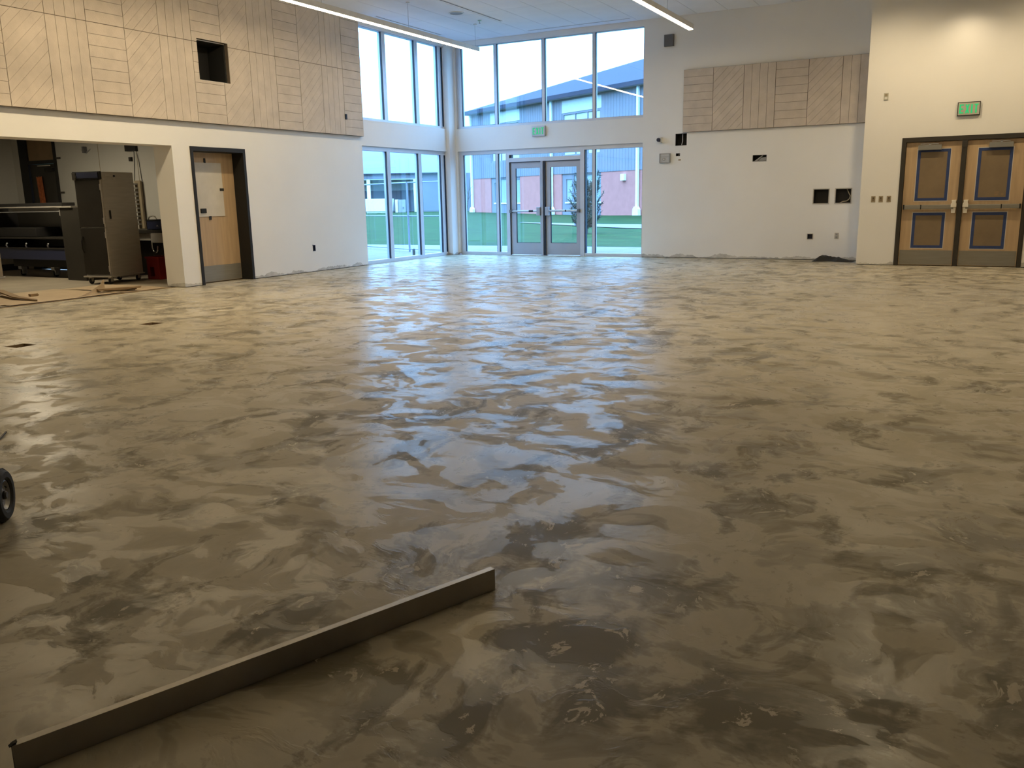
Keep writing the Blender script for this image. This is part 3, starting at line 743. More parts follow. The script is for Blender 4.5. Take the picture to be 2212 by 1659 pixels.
def recess(label, x0, x1, z0, z1, d, rim, wires=(), cat='wall box', mat='darkhole', rimmat='steel'):
    t = thing('wall_box', label, cat, fB((x0+x1)/2, z0, 0))
    sh = MB().sheet([x0, x1], [z0, z1], [(x0+0.006, x1-0.006, z0+0.006, z1-0.006)], fB, 0.002, d)
    sh.box(x0, x1, YB+d, YB+d+0.006, z0, z1)
    obj('shell', sh, M[mat], t)
    if rim > 0:
        obj('rim', MB().sheet([x0-rim, x1+rim], [z0-rim, z1+rim], [(x0+0.003, x1-0.003, z0+0.003, z1-0.003)], fB, -0.006, 0.004), M[rimmat], t)
    for pts, r, mm in wires:
        obj('wire', MB().tube(pts, r, 6), M[mm], t)
    return t
recess('open black box with white wire under the cladding corner', -5.677, -5.438, 2.29, 2.528, 0.12, 0,
       [([(-5.54, YB+0.05, 2.52), (-5.535, YB+0.03, 2.45), (-5.53, YB+0.02, 2.38), (-5.545, YB+0.01, 2.30)], 0.007, 'whiteplastic')])
recess('small open junction box with loose wire beside the alarm device', -5.661, -5.574, 2.08, 2.137, 0.06, 0,
       [([(-5.60, YB+0.03, 2.135), (-5.602, YB+0.01, 2.09)], 0.006, 'tan'), ([(-5.59, YB+0.02, 2.15), (-5.585, YB-0.004, 2.135), (-5.588, YB-0.006, 2.20)], 0.003, 'whiteplastic')], mat='black')
tg = MB().box(-5.606, -5.553, YB-0.003, YB, 1.992, 2.018)
tag(obj('wire_tag', tg, M['tan'], origin=(-5.58, YB, 1.992)), 'tiny tan tag on the wall under the small junction box', 'tag')
t = recess('ragged cutout with scraps of plaster in the middle of the wall', -4.087, -3.817, 1.915, 2.04, 0.09, 0, mat='darkhole')
rg = MB()
for i in range(9):
    x = -4.08+i*0.03
    rg.prism([(x, 1.913), (x+0.032, 1.913), (x+0.02, 1.913+random.uniform(0.006, 0.03))], fB, -0.002, 0.02)
rg.prism([(-3.98, 1.93), (-3.83, 1.93), (-3.83, 2.00), (-3.93, 1.985)], fB, 0.03, 0.06)
rg.prism([(-4.04, 1.92), (-4.0, 1.92), (-3.95, 1.97), (-3.99, 1.965)], fB, 0.02, 0.03)
obj('plaster_scraps', rg, M['greyplastic'], t)
obj('conduit', MB().tube([(-4.05, YB+0.05, 1.92), (-3.9, YB+0.06, 2.03)], 0.012, 8), M['silver'], t)
recess('empty recessed steel box nearer the entrance windows', -2.890, -2.612, 1.085, 1.352, 0.10, 0.014, mat='black')
recess('recessed steel box with curled pale cable next to the wall corner', -2.487, -2.207, 1.087, 1.355, 0.10, 0.014,
       [([(-2.29, YB+0.05, 1.345), (-2.25, YB+0.02, 1.27), (-2.222, YB+0.01, 1.22), (-2.235, YB+0.01, 1.165), (-2.28, YB+0.012, 1.125), (-2.35, YB+0.015, 1.115), (-2.40, YB+0.02, 1.09)], 0.009, 'tan')], mat='black')
recess('square black outlet opening low on the wall', -2.965, -2.866, 0.404, 0.504, 0.06, 0.008, mat='navy')
t = thing('wall_outlet', 'steel duplex outlet low on the wall near the corner', 'outlet', fB(-2.42, 0.41, 0))
obj('plate', MB().box(-2.461, -2.386, YB-0.006, YB, 0.411, 0.525), M['steel'], t, bevel=0.002)
for z in (0.44, 0.495): obj('socket', MB().box(-2.44, -2.407, YB-0.009, YB-0.006, z-0.017, z+0.017), M['greyplastic'], t)
t = thing('wall_box', 'dark open outlet box low on the wall beside the single wooden door', 'wall box', (XA, 12.686, 0.387))
sh = MB().sheet([12.652, 12.72], [0.387, 0.50], [(12.658, 12.714, 0.393, 0.494)], fA, -0.006, 0.05); sh.box(XA-0.056, XA-0.05, 12.652, 12.72, 0.387, 0.50)
obj('shell', sh, M['navy'], t)
obj('ear', MB().box(XA, XA+0.01, 12.645, 12.66, 0.49, 0.508), M['navy'], t)
# cream wall: three tan plates and the small white plate
for i, x in enumerate((-1.707, -1.583, -1.453)):
    t = thing('switch_plate', ('tan switch box farthest from the wooden double doors', 'middle tan switch box of the three by the doors', 'tan switch box closest to the wooden double doors')[i], 'switch', fC(x, 1.104, 0), 0, 'switch boxes beside the double doors')
    obj('plate', MB().box(x-0.035, x+0.035, YC-0.005, YC, 1.104, 1.212), M['tan'], t, bevel=0.002)
    obj('opening', MB().box(x-0.02, x+0.02, YC-0.007, YC-0.005, 1.125, 1.19), M['kraft'], t)
    obj('toggle', MB().box(x-0.006, x+0.006, YC-0.014, YC-0.007, 1.165, 1.185), M['black'], t)
t = thing('thermostat', 'small pale sensor plate on cream wall high beside exit sign', 'sensor', fC(-1.613, 2.831, 0))
obj('plate', MB().box(-1.65, -1.577, YC-0.012, YC, 2.831, 2.946), M['exitpanel'], t, bevel=0.003)
obj('window', MB().box(-1.635, -1.592, YC-0.014, YC-0.012, 2.895, 2.93), M['tan'], t)
obj('pad', MB().box(-1.635, -1.592, YC-0.015, YC-0.012, 2.845, 2.878), M['whiteplastic'], t)
# dark rags by the wall
rg = MB(); rng = random.Random(3)
nx, ny = 14, 6; base = len(rg.v)
for j in range(ny+1):
    for i in range(nx+1):
        u, v = i/nx, j/ny
        x = -2.78+0.74*u; y = 17.30+0.36*v+0.06*math.sin(u*5)
        edge = min(u, 1-u, v, 1-v)
        rg.v.append((x+rng.uniform(-.02, .02), y+rng.uniform(-.02, .02), 0.004+(0.10*max(0, 1-u*1.1)+0.035)*min(1, edge*5)*rng.uniform(.5, 1.1)))
for j in range(ny):
    for i in range(nx):
        a = j*(nx+1)+i; rg.f.append((a, a+1, a+nx+2, a+nx+1))
tag(obj('dark_rag', rg, M['black'], origin=(-2.42, 17.48, 0), smooth=True), 'crumpled dark rag on the floor below the recessed boxes', 'rag')

# ------------------------------------------------------------------ floor boxes, straightedge, cart wheel, cable
for i, (x0, x1, y0, y1) in enumerate(FB):
    t = thing('floor_box', ('open square floor box pocket nearer the camera', 'open square floor box pocket closer to the single wooden door')[i], 'floor box', ((x0+x1)/2, (y0+y1)/2, 0))
    k = MB().sheet([x0, x1], [y0, y1], [(x0+0.006, x1-0.006, y0+0.006, y1-0.006)], fF, 0.002, 0.10); k.box(x0, x1, y0, y1, -0.106, -0.10)
    obj('shell', k, M['carddark'], t)
    obj('conduit', MB().tube([(x0+0.05, y0+0.05, -0.10), (x0+0.05, y0+0.05, -0.05)], 0.018, 10), M['silver'], t)
P1 = Vector((-1.342, 2.329, 0)); P0 = Vector((-1.872, 0.992, 0)); d = (P1-P0); L = d.length; ang = math.atan2(d.y, d.x)
t = thing('straightedge', 'long aluminium straightedge bar lying on edge on the patched floor', 'straightedge', P0, ang)
H_, W_ = 0.0755, 0.024
bar = MB().sheet([0, W_], [0, H_], [(0.0025, W_-0.0025, 0.0025, H_-0.0025)], lambda u, v, w: (w, u, v+0.001), 0.0, L)
obj('tube_body', bar, M['bar'], t, local=True, bevel=0.001)
obj('end_tear', MB().prism([(-0.006, H_-0.002), (0.006, H_-0.004), (0.012, H_+0.006), (0.004, H_+0.004)], lambda u, v, w: (u, 0.004+w, v+0.001), 0.0, 0.012), M['rubber'], t, local=True)
obj('end_plug', MB().box(0.002, 0.008, 0.003, W_-0.003, 0.004, H_-0.012), M['steel_dark'], t, local=True)

# wheeled cart whose tyre enters at the frame edge
n = Vector((0.733, 0.68, 0)).normalized(); ang = math.atan2(n.y, n.x)
cw = Vector((-3.545, 1.985, 0))
t = thing('equipment_cart', 'black rubber tyre with grey rim of a cart at frame edge', 'cart', cw, ang)
R = 0.112
pr = [(0.066, -0.026), (0.075, -0.034), (0.098, -0.034), (0.107, -0.026), (R, -0.012), (R, 0.012), (0.107, 0.026), (0.098, 0.034), (0.075, 0.034), (0.066, 0.026), (0.064, 0.0), (0.066, -0.026)]
def wheel(ox, oy):
    c = (ox, oy, R)
    w = obj('wheel', MB().lathe(pr, c, (1, 0, 0), 40), M['rubber'], t, local=True, smooth=True)
    obj('rim', MB().lathe([(0.066, 0.022), (0.060, 0.026), (0.05, 0.012), (0.03, 0.010), (0.026, 0.018), (0.0, 0.018), (0.0, -0.02), (0.066, -0.022)], c, (1, 0, 0), 32), M['rim'], w, local=True, smooth=True)
    obj('hub', MB().lathe([(0.0, 0.032), (0.014, 0.032), (0.018, 0.026), (0.018, 0.015), (0, 0.015)], c, (1, 0, 0), 16), M['steel_dark'], w, local=True)
    obj('tread', MB().lathe([(R, -0.02), (R+0.002, -0.018), (R+0.002, -0.008), (R, -0.006)], c, (1, 0, 0), 40).lathe([(R, 0.006), (R+0.002, 0.008), (R+0.002, 0.018), (R, 0.02)], c, (1, 0, 0), 40), M['rubber'], w, local=True)
    obj('valve', MB().tube([(ox+0.018, oy+0.03, R+0.03), (ox+0.026, oy+0.024, R+0.026)], 0.003, 6), M['steel_dark'], w, local=True)
    return w
wheel(0, 0); wheel(-0.62, 0)
obj('axle', MB().tube([(-0.60, 0, R), (-0.02, 0, R)], 0.011, 10), M['steel_dark'], t, local=True)
fr = MB()
for x in (-0.50, -0.12):
    fr.tube([(x, 0.0, R), (x, -0.02, R+0.14), (x, -0.12, 0.30), (x, -0.9, 0.30)], 0.014, 8)
    fr.tube([(x, -0.9, 0.30), (x, -0.9, 0.0)], 0.014, 8)
obj('cart_frame', fr, M['steel_dark'], t, local=True)
obj('deck', MB().box(-0.52, -0.20, -0.92, -0.22, 0.312, 0.33), M['carddark'], t, local=True, bevel=0.004)
pts = [(-4.52, 2.42, 0.006), (-4.68, 2.59, 0.006), (-4.78, 2.70, 0.006), (-4.84, 2.766, 0.007), (-4.885, 2.81, 0.009), (-4.927, 2.856, 0.012)]
tag(obj('cable_end', MB().tube(pts, 0.006, 6), M['black'], origin=(-4.93, 2.85, 0)), 'thin black cable end on the floor at frame edge', 'cable')

# ------------------------------------------------------------------ kitchen behind the wide opening
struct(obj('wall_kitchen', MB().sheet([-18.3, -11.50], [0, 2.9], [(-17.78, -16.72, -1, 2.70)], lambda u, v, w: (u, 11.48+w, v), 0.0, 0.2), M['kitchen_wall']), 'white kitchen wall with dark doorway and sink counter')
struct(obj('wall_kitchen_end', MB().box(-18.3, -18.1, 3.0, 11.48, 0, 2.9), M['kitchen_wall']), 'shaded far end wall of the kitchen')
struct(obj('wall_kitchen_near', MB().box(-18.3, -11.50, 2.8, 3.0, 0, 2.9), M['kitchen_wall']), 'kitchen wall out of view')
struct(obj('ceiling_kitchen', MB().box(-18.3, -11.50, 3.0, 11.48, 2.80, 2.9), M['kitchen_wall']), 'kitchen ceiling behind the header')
struct(obj('baseboard_kitchen', MB().box(-18.1, -18.08, 3.0, 11.48, 0.0, 0.13).box(-16.6, -14.3, 11.46, 11.48, 0, 0.13), M['bronze']), 'brown kitchen base strip')
for x in (-15.35, -14.25):
    struct(obj('trim_2', MB().box(x-0.004, x+0.004, 11.474, 11.48, 0.13, 2.8), M['tan']), 'joint line between kitchen wall boards')
t = thing('kitchen_fill_light', 'added unseen ceiling light brightening the kitchen above the tall cabinet', 'ceiling light', (-14.4, 9.0, 2.8))  # added behind the header only to lift the dark kitchen
obj('frame', MB().box(-15.0, -13.8, 8.7, 9.3, 2.765, 2.80), M['whiteplastic'], t)
obj('lens', MB().box(-14.97, -13.83, 8.73, 9.27, 2.76, 2.766), M['kitchenfill'], t)
# doorway with transom panel
d4 = sroot('door_4', (-17.25, 11.48, 0), 'dark kitchen door with brown transom panel in black frame')
obj('frame', MB().sheet([-17.86, -16.66], [0, 2.78], [(-17.60, -16.74, -1, 2.17), (-17.60, -16.74, 2.24, 2.70)], lambda u, v, w: (u, 11.46+w, v), 0, 0.14), M['black'], d4)
obj('transom_panel', MB().box(-17.60, -16.74, 11.50, 11.52, 2.24, 2.70), M['carddark'], d4)
lf = obj('door_leaf', MB().box(-17.59, -16.75, 11.50, 11.545, 0.01, 2.165), M['steel_dark'], d4)
obj('door_closer', MB().box(-17.05, -16.78, 11.44, 11.50, 2.02, 2.08), M['black'], lf)
obj('closer_arm', MB().box(-17.2, -16.80, 11.40, 11.42, 2.12, 2.135), M['steel'], lf)
for z in (2.265, 1.583):
    obj('hinge_plate', MB().box(-16.66, -16.53, 11.462, 11.48, z-0.018, z+0.018), M['bronze'], d4)
ck = MB()
for i in range(4):
    x = -17.36+i*0.042
    ck.prism([(x, 1.30), (x+0.05, 1.28), (x+0.045-0.03, 1.90+0.02*(i % 2)), (x-0.03, 1.92-0.03*(i % 2))], lambda u, v, w: (u, 11.485-w, v), 0.0, 0.012+0.008*(i % 2))
tag(obj('hanging_cloth', ck, M['orange'], origin=(-17.3, 11.47, 1.9)), 'orange striped cloth hanging on the dark kitchen door', 'cloth')
t = thing('wall_hook', 'grey metal bracket on the kitchen wall above the black counter', 'bracket', (-15.70, 11.48, 2.33))
obj('arm', MB().box(-15.73, -15.68, 11.40, 11.48, 2.33, 2.45), M['darkgrey'], t, bevel=0.004)
obj('foot', MB().prism([(-15.86, 2.40), (-15.70, 2.32), (-15.56, 2.40), (-15.70, 2.345)], lambda u, v, w: (u, 11.48-w, v), 0.0, 0.02), M['greyplastic'], t)
t = thing('wall_monitor_box', 'black box high on the kitchen wall trailing thin wires', 'box', (-14.35, 11.48, 2.3))
obj('case', MB().box(-14.505, -14.205, 11.42, 11.48, 2.31, 2.43), M['black'], t, bevel=0.006)
obj('wire', MB().tube([(-14.30, 11.46, 2.31), (-14.33, 11.47, 2.1), (-14.38, 11.47, 1.75)], 0.005, 5), M['black'], t)
obj('wire', MB().tube([(-14.23, 11.46, 2.31), (-14.20, 11.47, 2.1), (-14.17, 11.47, 1.75)], 0.005, 5), M['black'], t)
t = thing('wall_box', 'small black square box on kitchen wall under the wired box', 'wall box', (-14.41, 11.48, 2.12))
obj('case', MB().box(-14.45, -14.375, 11.44, 11.48, 2.125, 2.20), M['black'], t, bevel=0.004)
obj('cover', MB().box(-14.435, -14.39, 11.435, 11.44, 2.14, 2.185), M['bronze'], t)

# tall holding cabinet on casters, turned slightly
cb = thing('holding_cabinet', 'tall stainless holding cabinet on casters with two dark doors', 'cabinet', (-12.861, 9.62, 0), math.radians(12.9))
W_, D_ = 0.525, 0.77
obj('body', MB().box(-W_, 0, 0.0, D_, 0.135, 1.855), M['steel'], cb, local=True, bevel=0.006)
obj('base_rim', MB().box(-W_-0.02, 0.02, -0.06, D_+0.02, 0.115, 0.14), M['steel'], cb, local=True, bevel=0.008)
cp = obj('control_panel', MB().box(-W_-0.01, 0.004, -0.045, 0.0, 1.735, 1.86), M['black'], cb, local=True, bevel=0.004)
obj('bezel', MB().box(-W_+0.075, -0.03, -0.052, -0.045, 1.752, 1.845), M['navy'], cp, local=True, bevel=0.003)
obj('end_cap', MB().box(-W_-0.012, -W_+0.055, -0.055, -0.045, 1.73, 1.842), M['bronze'], cp, local=True, bevel=0.004)
obj('clip', MB().box(-W_+0.0, -W_+0.05, -0.062, -0.05, 1.722, 1.734).box(-W_+0.06, -W_+0.072, -0.058, -0.05, 1.76, 1.80), M['chrome'], cp, local=True)
for nm, (a, b) in (('door_leaf', (0.955, 1.725)), ('door_leaf', (0.16, 0.94))):
    q = obj('door', MB().box(-W_+0.01, -0.03, -0.035, -0.002, a, b), M['steel_dark'], cb, local=True, bevel=0.006)
    obj('gasket', MB().box(-0.028, -0.006, -0.03, -0.002, a, b), M['steel'], q, local=True)
    h = (a+b)/2+0.08
    if a < 0.5:
        obj('handle', MB().tube([(-W_+0.04, -0.037, 0.80), (-W_+0.035, -0.065, 0.72), (-W_+0.035, -0.065, 0.60), (-W_+0.04, -0.037, 0.53)], 0.012, 8), M['black'], q, local=True, smooth=True)
    for z in (a+0.10, b-0.12):
        obj('hinge', MB().box(-0.03, 0.004, -0.042, -0.034, z-0.05, z+0.05), M['steel'], q, local=True, bevel=0.003)
obj('recessed_handle', MB().box(0.0, 0.006, 0.085, 0.125, 1.085, 1.225), M['black'], cb, local=True, bevel=0.002)
obj('latch', MB().box(0.0, 0.012, 0.28, 0.31, 1.775, 1.80), M['black'], cb, local=True)
for (y, z, a, b) in ((0.10, 1.80, 0.09, 0.012), (0.02, 1.735, 0.045, 0.02), (0.26, 1.745, 0.05, 0.018)):
    obj('paper_label', MB().box(0.0, 0.003, y, y+a, z-b, z+b), M['whitesheet'], cb, local=True)
def caster(x, y, par, R=0.05):
    c = obj('caster', MB().box(x-0.03, x+0.03, y-0.02, y+0.02, R*1.9, 0.118).box(x-0.032, x-0.026, y-0.02, y+0.03, R*0.8, R*1.95).box(x+0.026, x+0.032, y-0.02, y+0.03, R*0.8, R*1.95), M['steel'], par, local=True)
    obj('wheel', MB().lathe([(0.0, -0.018), (R*0.9, -0.018), (R, -0.012), (R, 0.012), (R*0.9, 0.018), (0, 0.018)], (x, y+0.012, R), (1, 0, 0), 20), M['rubber'], c, local=True, smooth=True)
for x, y in ((-W_+0.06, 0.02), (-0.07, 0.02), (-W_+0.06, D_-0.07), (-0.07, D_-0.07)):
    caster(x, y, cb)

# black serving counter
ct = thing('serving_counter', 'low black wheeled serving counter left of the tall cabinet', 'counter', (-15.7, 10.1, 0))
obj('top_bar', MB().box(-16.85, -14.50, 9.98, 10.24, 1.315, 1.372), M['black'], ct, bevel=0.012)
obj('front_rail', MB().box(-16.75, -14.52, 9.97, 9.985, 1.29, 1.312), M['steel'], ct)
obj('back_panel', MB().box(-16.9, -14.55, 10.62, 10.65, 0.34, 1.31), M['steel_dark'], ct)
obj('side_frame', MB().prism([(9.98, 1.37), (10.62, 1.37), (10.62, 0.32), (10.05, 0.32), (10.05, 0.70), (9.98, 1.0)], lambda u, v, w: (w, u, v), -16.93, -16.85), M['black'], ct)
obj('shelf', MB().box(-16.88, -14.5, 9.99, 10.62, 0.725, 0.755), M['steel_dark'], ct)
obj('towel_rail', MB().tube([(-16.45, 10.02, 1.215), (-14.62, 10.02, 1.215)], 0.008, 8), M['silver'], ct)
obj('rail_bracket', MB().box(-14.63, -14.59, 10.0, 10.6, 1.14, 1.28), M['steel'], ct)
obj('glass_guard', MB().box(-16.2, -14.62, 10.05, 10.06, 1.22, 1.30), M['greyplastic'], ct)
obj('bin', MB().box(-16.62, -15.45, 10.05, 10.55, 0.757, 0.93), M['black'], ct, bevel=0.02)
obj('lower_tray', MB().box(-16.88, -14.5, 10.0, 10.62, 0.34, 0.56), M['navy'], ct, bevel=0.01)
obj('tray_lip', MB().box(-16.88, -14.5, 9.985, 10.0, 0.545, 0.565), M['steel_dark'], ct)
for x in (-16.35, -15.75, -15.1):
    obj('tap_lever', MB().tube([(x, 10.02, 0.565), (x+0.01, 10.0, 0.60), (x+0.05, 9.99, 0.64)], 0.014, 8), M['silver'], ct)
obj('motor_box', MB().box(-16.35, -14.55, 10.1, 10.55, 0.20, 0.34), M['black'], ct)
ep = obj('end_panel', MB().box(-14.47, -13.95, 9.90, 10.45, 0.0, 1.285), M['steel_dark'], ct, bevel=0.012)
obj('top_lip', MB().box(-14.50, -14.1, 9.87, 10.45, 1.285, 1.305), M['steel'], ep)
obj('hose_post', MB().tube([(-14.20, 10.3, 1.30), (-14.17, 10.3, 1.40), (-14.24, 10.3, 1.52)], 0.014, 8), M['black'], ep)
for x in (-16.37, -15.36, -14.75):
    c = obj('caster', MB().box(x-0.05, x+0.05, 10.22, 10.34, 0.13, 0.205).box(x+0.02, x+0.045, 10.24, 10.33, 0.04, 0.15), M['silver'], ct)
    obj('wheel', MB().lathe([(0, -0.02), (0.065, -0.02), (0.07, 0.0), (0.065, 0.02), (0, 0.02)], (x-0.01, 10.29, 0.07), (0.9, 0.43, 0), 20), M['rubber'], c, smooth=True)
for x in (-15.42, -14.72):
    obj('chrome_clip', MB().box(x-0.05, x+0.03, 10.19, 10.215, 0.185, 0.20), M['chrome'], ct)

# stainless unit cut by the frame edge
lu = thing('stainless_cart', 'stainless wheeled cart cut off by the frame beside the black counter', 'cart', (-13.75, 7.9, 0))
obj('body', MB().box(-14.2, -13.36, 7.25, 8.06, 0.245, 1.30), M['steel'], lu, bevel=0.01)
obj('seam', MB().box(-13.36, -13.352, 7.25, 8.06, 0.755, 0.763).box(-14.2, -13.36, 7.242, 7.25, 0.755, 0.763), M['steel_dark'], lu)
obj('bumper', MB().box(-14.22, -13.34, 7.23, 8.08, 0.225, 0.25), M['silver'], lu, bevel=0.006)
for x, y in ((-13.45, 7.93), (-13.45, 7.33), (-14.1, 7.93), (-14.1, 7.33)):
    c = obj('caster', MB().box(x-0.05, x+0.05, y-0.05, y+0.05, 0.20, 0.226).box(x+0.034, x+0.045, y-0.05, y+0.04, 0.06, 0.21), M['silver'], lu)
    obj('wheel', MB().lathe([(0, -0.025), (0.08, -0.025), (0.09, 0.0), (0.08, 0.025), (0, 0.025)], (x, y-0.03, 0.09), (0.8, 0.6, 0), 22), M['rubber'], c, smooth=True)

# tray ladder, sink counter, crate, faucet, red crate
tl = thing('tray_ladder', 'pale notched tray slide rail standing behind the tall cabinet', 'rack', (-14.2, 11.3, 0.84))
k = MB()
obj('rail', MB().box(-14.31, -14.15, 11.40, 11.44, 0.860, 1.76), M['tan'], tl)
for i in range(11):
    z = 0.93+i*0.075
    obj('slide', MB().box(-14.30, -14.22, 11.28, 11.40, z, z+0.028), M['silver'], tl)
sc = thing('sink_counter', 'grey sink counter with chrome drain trap beside the opening edge', 'counter', (-13.4, 11.1, 0))
obj('countertop', MB().box(-14.35, -11.55, 10.80, 11.474, 0.80, 0.858), M['steel_dark'], sc, bevel=0.006)
obj('apron', MB().box(-13.25, -11.6, 10.78, 10.80, 0.63, 0.80), M['steel'], sc, bevel=0.004)
obj('basin', MB().box(-14.2, -13.27, 10.9, 11.4, 0.66, 0.80), M['steel'], sc, bevel=0.02)
obj('drain_trap', MB().tube([(-13.62, 11.1, 0.66), (-13.62, 11.1, 0.52), (-13.60, 11.1, 0.46), (-13.56, 11.1, 0.43), (-13.51, 11.1, 0.44), (-13.48, 11.1, 0.48), (-13.47, 11.1, 0.55)], 0.02, 10), M['chrome'], sc, smooth=True)
for x in (-14.2, -11.7):
    obj('leg', MB().box(x-0.025, x+0.025, 10.86, 10.91, 0, 0.80), M['steel_dark'], sc)
obj('cabinet_base', MB().box(-14.3, -11.55, 11.16, 11.47, 0.0, 0.66), M['bronze'], sc)
t = thing('faucet', 'chrome gooseneck faucet behind the navy crate', 'faucet', (-13.75, 11.33, 0.858))
obj('spout', MB().tube([(-13.70, 11.33, 0.858), (-13.70, 11.33, 1.03), (-13.72, 11.31, 1.085), (-13.77, 11.28, 1.10), (-13.82, 11.26, 1.075), (-13.83, 11.25, 1.03)], 0.014, 8), M['chrome'], t, smooth=True)
obj('base', MB().lathe([(0, 0), (0.03, 0), (0.025, 0.03), (0, 0.03)], (-13.70, 11.33, 0.858), (0, 0, 1), 12), M['chrome'], t)
t = thing('plastic_crate', 'navy blue plastic crate standing on the sink counter', 'crate', (-13.0, 11.0, 0.86))
cr_ = MB().sheet([-13.36, -12.75], [10.82, 11.18], [(-13.345, -12.765, 10.835, 11.165)], lambda u, v, w: (u, v, 0.862+w), 0.0, 0.165); cr_.box(-13.36, -12.75, 10.82, 11.18, 0.862, 0.874)
obj('shell', cr_, M['navy'], t, bevel=0.003)
obj('lid_rim', MB().sheet([-13.375, -12.735], [10.805, 11.195], [(-13.35, -12.76, 10.83, 11.17)], lambda u, v, w: (u, v, 1.02+w), 0.0, 0.02), M['black'], t)
obj('badge', MB().prism([(-13.12, 0.92), (-13.06, 0.92), (-13.09, 0.945)], lambda u, v, w: (u, 10.82-w, v), 0, 0.004), M['greyplastic'], t)
t = thing('red_crate', 'red plastic crate on the floor beyond the tall cabinet', 'crate', (-13.0, 10.5, 0))
cr_ = MB().sheet([-13.08, -12.76], [0.0, 0.40], [(-13.01, -12.90, 0.05, 0.22)], lambda u, v, w: (u, 10.50+w, v), 0.0, 0.02)
cr_.box(-13.08, -13.06, 10.52, 10.83, 0, 0.40).box(-12.78, -12.76, 10.52, 10.83, 0, 0.40).box(-13.06, -12.78, 10.81, 10.83, 0, 0.40).box(-13.06, -12.78, 10.52, 10.81, 0, 0.015)
obj('shell', cr_, M['red'], t)
obj('rim', MB().sheet([-13.10, -12.74], [10.48, 10.85], [(-13.06, -12.78, 10.52, 10.81)], lambda u, v, w: (u, v, 0.37+w), 0.0, 0.03), M['red'], t, bevel=0.004)

# floor protection paper with curled corners, cardboard scraps
def wavy(name, x0, x1, y0, y1, label, fn, mat, nx=20, ny=24):
    mb = MB()
    for s_ in (0.0, 0.004):
        for j in range(ny+1):
            for i in range(nx+1):
                mb.v.append(fn(x0+(x1-x0)*i/nx, y0+(y1-y0)*j/ny, s_))
    K = (nx+1)*(ny+1)
    for j in range(ny):
        for i in range(nx):
            a = j*(nx+1)+i
            mb.f.append((a, a+nx+1, a+nx+2, a+1)); mb.f.append((K+a, K+a+1, K+a+nx+2, K+a+nx+1))
    for i in range(nx):
        a = i; mb.f.append((a, a+1, K+a+1, K+a)); a = ny*(nx+1)+i; mb.f.append((a+1, a, K+a, K+a+1))
    for j in range(ny):
        a = j*(nx+1); mb.f.append((a+nx+1, a, K+a, K+a+nx+1)); a = j*(nx+1)+nx; mb.f.append((a, a+nx+1, K+a+nx+1, K+a))
    return tag(obj(name, mb, mat, origin=((x0+x1)/2, (y0+y1)/2, 0), smooth=True), label, 'floor paper')
def pf1(x, y, s_): return (x, y, 0.005+s_+0.005*abs(math.sin(x*3+y*2)))
fp = wavy('floor_paper', -13.0, -11.40, 6.9, 8.62, 'tan floor paper with a torn strip curling up at the opening', pf1, M['card'])
cu = MB(); nC = 14
for s_ in (0.0, 0.006):
    for i in range(nC+1):
        t_ = i/nC
        lo = Vector((-11.42-0.30*t_, 7.95+0.66*t_, 0.006+0.03*t_*t_)); h = 0.015+0.115*t_**1.4
        if t_ > 0.9: h *= 1.25
        for k in range(4):
            q = k/3; a = q*1.9
            cu.v.append(tuple(lo + Vector((-0.06*math.sin(a)*t_-s_, 0.035*math.sin(a)*t_, h*(1-math.cos(a))/1.32))))
K = (nC+1)*4
for i in range(nC):
    for k in range(3):
        a = i*4+k; cu.f.append((a, a+4, a+5, a+1)); cu.f.append((K+a, K+a+1, K+a+5, K+a+4))
    a = i*4; cu.f.append((a, K+a, K+a+4, a+4)); a += 3; cu.f.append((a, a+4, K+a+4, K+a))
for a in (0, nC*4):
    for k in range(3): cu.f.append((a+k, a+k+1, K+a+k+1, K+a+k))
obj('curled_strip', cu, M['card'], fp, smooth=True)
def pf2(x, y, s_): return (x, y+0.04*math.sin(x*4), 0.003+s_+0.004*abs(math.sin(x*5+1)))
wavy('floor_paper', -12.9, -11.36, 8.70, 9.5, 'flat tan floor paper in front of the tall cabinet', pf2, M['card'])
def pf3(x, y, s_):
    e = max(0.0, 1-abs(x+12.25)/0.5)
    return (x, y, 0.004+0.05*max(0, (y-5.2)/1.9)**3*(1 if x < -11.7 else 0.3)+s_+0.012)
wavy('floor_paper', -12.7, -11.40, 4.4, 6.85, 'tan floor paper with a raised edge next to the frame edge', pf3, M['card'])
t = tag(obj('cardboard_strip', MB().prism([(-11.98, 8.60), (-11.90, 8.55), (-11.44, 8.92), (-11.50, 9.0), (-11.75, 8.9)], lambda u, v, w: (u, v, w), 0.022, 0.05), M['carddark'], origin=(-11.7, 8.8, 0)), 'brown cardboard strip lying on the floor paper, farther of two', 'cardboard', 'cardboard scraps')
t = tag(obj('cardboard_strip', MB().prism([(-11.68, 8.42), (-11.60, 8.40), (-11.36, 8.95), (-11.42, 9.02)], lambda u, v, w: (u, v, w), 0.052, 0.075), M['carddark'], origin=(-11.5, 8.7, 0)), 'brown cardboard strip along the hall floor edge, nearer of two', 'cardboard', 'cardboard scraps')
tag(obj('cardboard_strip', MB().prism([(-12.9, 7.62), (-12.05, 7.36), (-11.50, 7.36), (-11.60, 7.43), (-12.05, 7.46), (-12.85, 7.72)], lambda u, v, w: (u, v, w+max(0, -11.6-u)*0.05), 0.016, 0.034), M['carddark'], origin=(-12.1, 7.4, 0)), 'long brown cardboard strip pointing in from the frame edge', 'cardboard', 'cardboard scraps')
sc_ = MB().prism([(-12.3, 7.75), (-12.2, 7.72), (-12.22, 7.85)], lambda u, v, w: (u, v, w), 0.012, 0.05).prism([(-12.36, 7.86), (-12.31, 7.80), (-12.28, 7.9)], lambda u, v, w: (u, v, w), 0.012, 0.03)
